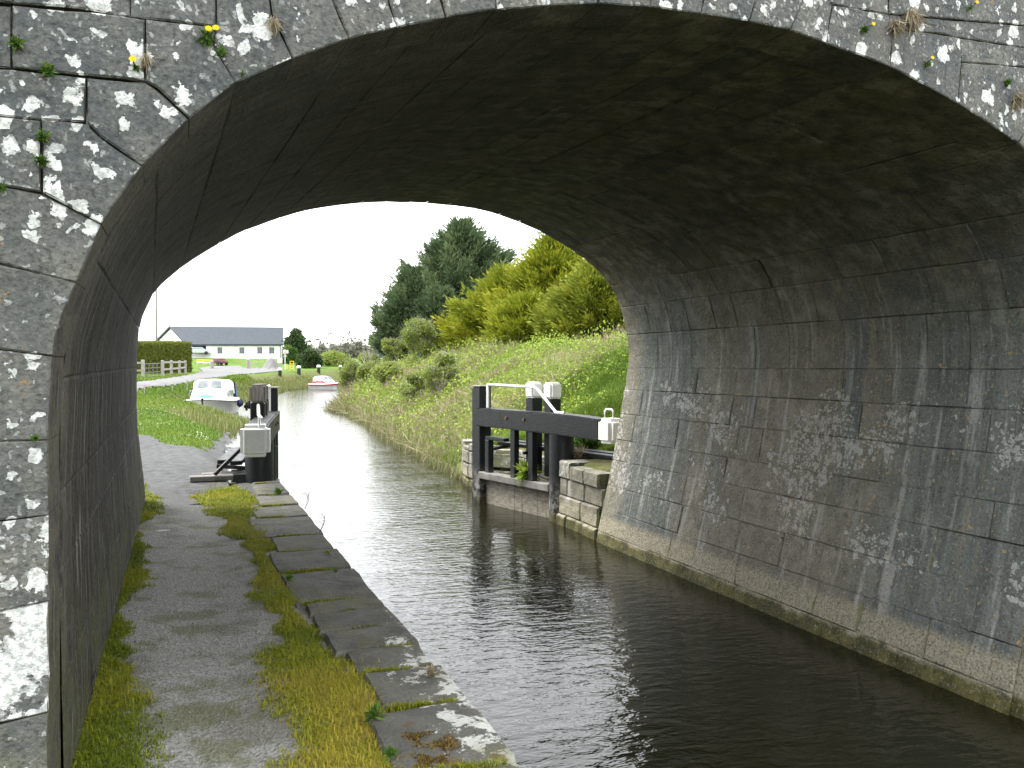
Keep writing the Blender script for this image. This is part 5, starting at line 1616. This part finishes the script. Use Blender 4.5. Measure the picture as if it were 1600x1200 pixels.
# white-stemmed saplings by the water
for i, (u, v, dx, top, lab) in enumerate(((572, 600, -6, 536, 'white-stemmed leafless sapling leaning left over the bank'), (580, 598, -4, 541, 'white-stemmed sapling just right of the leaning one'))):
    p = T(u, v, 30, 90); d_ = (p - CAM).dot(_fw)
    tr = thing('sapling', lab, 'tree', p, 'white-stemmed saplings')
    t_ = at(u + dx, top, d_); lm = [([p - Vector((0, 0, .2)), p.lerp(t_, .5) + Vector((.08, 0, 0)), t_], [.055, .04, .012])]
    for k in range(14):
        q = random.uniform(.25, .95); s = p.lerp(t_, q); e = s + Vector((random.uniform(-.9, .9), random.uniform(-.6, .6), random.uniform(.2, .9))) * (1.2 - q) * 1.3
        lm.append(([s, (s + e) / 2 + Vector((0, 0, -.05)), e], [.022, .014, .005]))
    tube_tree(tr, lm, 'pale_bark')

# distant belt of hedgerow and trees, one mass
Cs = []
for k in range(60):
    u = rng.uniform(180, 720); d = rng.uniform(230, 330); p = at(u, 560, d); zb = 4.2
    s = rng.uniform(2.0, 4.5); kk = 160
    Cs.append(np.array([p.x, p.y, zb + s * .5]) + rng.normal(0, 1, (kk, 3)) * [s * 1.3, s, s * .42])
C = np.concatenate(Cs); C[:, 2] = np.maximum(C[:, 2], 3.2)
V, F, t_ = leaves(C, unit(rng.normal(size=(len(C), 3))), 1.1, .8, rng.uniform(0, 1, len(C)))
tag(link('distant_hedgerow', np_mesh('distant_hedgerow', V, F, t_), M['haze_tree']), kind='stuff')

# clipped hedge: a dense block of small leaves over a solid heart
h0, h1 = place(140, 583, 66), place(213, 583, 68); h2 = place(299, 583, 86)
hd = thing('clipped_hedge', 'tall square-clipped olive hedge behind the rail fence', 'hedge', h1)
hv = (h2 - h0); hv.z = 0; hn = Vector((-hv.y, hv.x, 0)).normalized()
ht0, ht1 = at(140, 535.5, 66).z, at(299, 535.5, 86).z
m = MB(); a_, b_ = h0 + hn * .1, h2 + hn * .1 - hv.normalized() * .1
m.add([Vector((a_.x, a_.y, 1.2)), Vector((b_.x, b_.y, 1.2)), Vector((b_.x, b_.y, ht1 - .08)), Vector((a_.x, a_.y, ht0 - .08))] + [Vector((q.x, q.y, z)) + hn * 2.4 for q, z in ((a_, 1.2), (b_, 1.2), (b_, ht1 - .08), (a_, ht0 - .08))],
      [(0, 1, 2, 3), (7, 6, 5, 4), (1, 5, 6, 2), (3, 2, 6, 7), (0, 3, 7, 4)])
m.build('heart', M['hedge'], hd)
n_ = 52000
s = rng.uniform(0, 1, n_); w = rng.uniform(0, 1, n_); face_ = rng.uniform(0, 1, n_)
ht = ht0 + (ht1 - ht0) * s
off = np.where(face_ < .66, .0, w * 2.4); zz = np.where(face_ < .66, 1.3 + (ht - 1.3) * w, ht)
endf = face_ > .9; s2 = np.where(endf, 1.0, s); off = np.where(endf, rng.uniform(0, 2.4, n_), off); zz = np.where(endf, 1.4 + (ht1 - 1.4) * w, zz)
C = np.array(h0)[None] * [1, 1, 0] + np.outer(s2, np.array(hv)) + np.outer(off, np.array(hn)); C[:, 2] = zz
C += rng.normal(0, .05, C.shape)
V, F, t_ = leaves(C, unit(rng.normal(size=(n_, 3)) + np.array([0, 0, .4])), .13, .08, np.clip(rng.normal(.45, .2, n_), 0, 1))
link('foliage', np_mesh('foliage', V, F, t_), M['hedge'], hd)


# ---- little plants on the stonework
def rosette(name, label, c, nrm, r, n, mat, flowers=(), group=None, cat='plant', droopy=.5, wd=.22):
    root = thing(name, label, cat, c, group)
    nrm = np.array(nrm, float); C = np.array(c)[None] + rng.normal(0, .12 * r, (n, 3))
    A = unit(rng.normal(size=(n, 3)) + nrm * .9 + np.array([0, 0, -droopy]))
    L = r * rng.uniform(.5, 1.1, n)
    V, F, t_ = leaves(C, A, L, L * wd, rng.uniform(0, 1, n))
    link('leaves', np_mesh('leaves', V, F, t_), M[mat], root)
    for fx, fz in flowers:
        f = Vector(c) + Vector((fx * .7, -.035, fz * .75))
        m = MB(); m.tube([Vector(c), f - Vector((0, .0, .004))], .0025, 5); st = m.build('stalk', M['weed'], root)
        m = MB()
        for ring, (rr, hh) in enumerate(((.014, .003), (.010, .006), (.005, .008))):
            for k in range(12):
                t0 = 2 * math.pi * (k + ring * .5) / 12
                e = Vector((math.cos(t0), -.55, math.sin(t0) * .75)); sd_ = Vector((-math.sin(t0), 0, math.cos(t0) * .75)) * rr * .3
                q0 = f + Vector((0, -hh, 0)); tip = f + Vector((e.x * rr, -hh - .004, e.z * rr))
                m.add([q0, (q0 + tip) / 2 + sd_, tip, (q0 + tip) / 2 - sd_], [(0, 1, 2, 3)])
        m.build('flower', M['dandelion'], root)
    return root


NN = (0, -1, .1)
for u, v, r, fl_, lab in ((322, 62, .075, [(.01, .030), (.045, .038)], 'dandelion with two yellow flowers at the upper left of the arch'), (1348, 48, .055, [(.035, .03)], 'dandelion with one yellow flower at the upper right, above the arch ring'),
                          (1445, 101, .05, [(.003, .032)], 'dandelion with one yellow flower on the arch ring at the right'), (212, 107, .035, [(-.01, .02)], 'small yellow dandelion in the joint between the left face stones'),
                          (1512, 14, .04, [(.02, .03)], 'tiny yellow dandelion in the grassy joint at the top right')):
    p = near_pt(u, v) + Vector((0, -.012, 0)); rosette('dandelion', lab, tuple(p), NN, r * .62, 90, 'weed', fl_, 'dandelions on the bridge face', 'flower')
for u, v, r, mt, n, lab in ((68, 215, .05, 'weed', 70, 'green weed in the joint under the big lichen patches'), (66, 252, .05, 'weed', 70, 'green weed lower in the same joint, above the springing stones'), (345, 85, .05, 'weed', 60, 'trailing green weed below the two-flowered dandelion'),
                            (378, 117, .03, 'weed', 30, 'tiny green weed at the arch edge on the left'), (228, 88, .05, 'dry', 60, 'tuft of dry grass in the upright joint at the upper left'), (27, 70, .06, 'moss_g', 80, 'brown tuft in the far left joint'),
                            (428, 30, .06, 'dry', 60, 'tuft of dry grass in the radial joint at the top left'), (75, 112, .06, 'weed', 60, 'dark green tuft in the long joint at the far left'), (1420, 20, .11, 'dry', 140, 'shaggy tuft of dead grass at the top right'), (1395, 35, .09, 'dry', 90, 'hanging dead grass in the joint at the top right'),
                            (1570, 130, .055, 'weed', 110, 'green moss tuft at the right edge of the face'), (1585, 150, .09, 'dry', 110, 'dead grass hanging below the moss tuft at the right edge'), (5, 295, .04, 'weed', 50, 'weed at the left edge of the picture'), (55, 684, .035, 'weed', 60, 'green weed filling the open joint at the left'),
                            (1598, 612, .04, 'spring', 30, 'pale leafy sprig at the right edge against the wall')):
    p = near_pt(u, v) + Vector((0, -.012, 0))
    rosette('wall_weed', lab, tuple(p), NN, r * (1.15 if mt == 'dry' else .55), int(n * 1.5), 'weed' if mt == 'moss_g' else mt, (), 'weeds in the bridge joints', 'weed', 2.4 if mt == 'dry' else .3, .06 if mt == 'dry' else .3)
# weeds on the coping edge and round the gate
for u, v, zz, r, mt, lab in ((452, 905, .85, .07, 'weed', 'green weed against the middle coping slab'), (880, 0, 0, 0, '', ''), (585, 1120, .84, .10, 'weed', 'broad-leaved weed beside the near coping slabs'), (610, 1180, .84, .07, 'weed', 'weed in the mossy grass at the bottom of the picture'), (673, 1052, .85, .07, 'dry', 'pale dry tuft at the outer edge of the coping'),
                             (512, 864, .85, .05, 'grass_path', 'yellow-green tuft on the coping edge'), (524, 893, .85, .05, 'weed', 'small green weed near the water edge of the coping'), (435, 770, .85, .12, 'weed', 'low green weed at the far end of the coping')):
    if r:
        p = on_z(u, v, zz); rosette('path_weed', lab, tuple(p), (0, 0, 1), r * .62, 90, mt, (), 'weeds along the towpath edge', 'weed', -.3, .22)
p = on_plane(825, 738, (5.45, 12.4, 0), Vector((-.97, -.24, 0))); br = rosette('bramble', 'bramble spray growing over the rail of the right-hand gate', tuple(p), (-.6, -.3, .5), .26, 150, 'bramble', (), None, 'bramble', 0, .2)
p = place(925, 690, 14.2); p.z = 1.0; rosette('weed_clump', 'bright green weeds behind the heel of the right-hand gate', tuple(p), (0, 0, 1), .40, 420, 'weed', (), None, 'weed', -.6, .25)
p = place(905, 700, 13.6); p.z = .98; rosette('weed_clump', 'dry straw and weeds on the broken lock wall top', tuple(p), (0, 0, 1), .22, 160, 'dry', (), None, 'weed', 0, .06)
# dry stalks leaning out from the coping edge over the water
for u, v, u2, v2, lab in ((476, 795, 482, 772, 'dead stalk at the water edge of the coping, farther one'), (499, 832, 507, 805, 'dead stalk at the water edge of the coping, nearer one')):
    p = on_z(u, v, .82); d_ = (p - CAM).dot(_fw); t_ = at(u2, v2, d_)
    sk = thing('dead_stalk', lab, 'stalk', p, 'dead stalks on the coping edge'); m = MB(); m.tube([p, p.lerp(t_, .5) + Vector((.02, 0, 0)), t_], [.005, .004, .003], 5)
    for k in range(6):
        s = p.lerp(t_, .4 + .1 * k); m.tube([s, s + Vector((random.uniform(-.05, .05), random.uniform(-.05, .05), .05))], .002, 4)
    m.build('stem', M['bark'], sk)
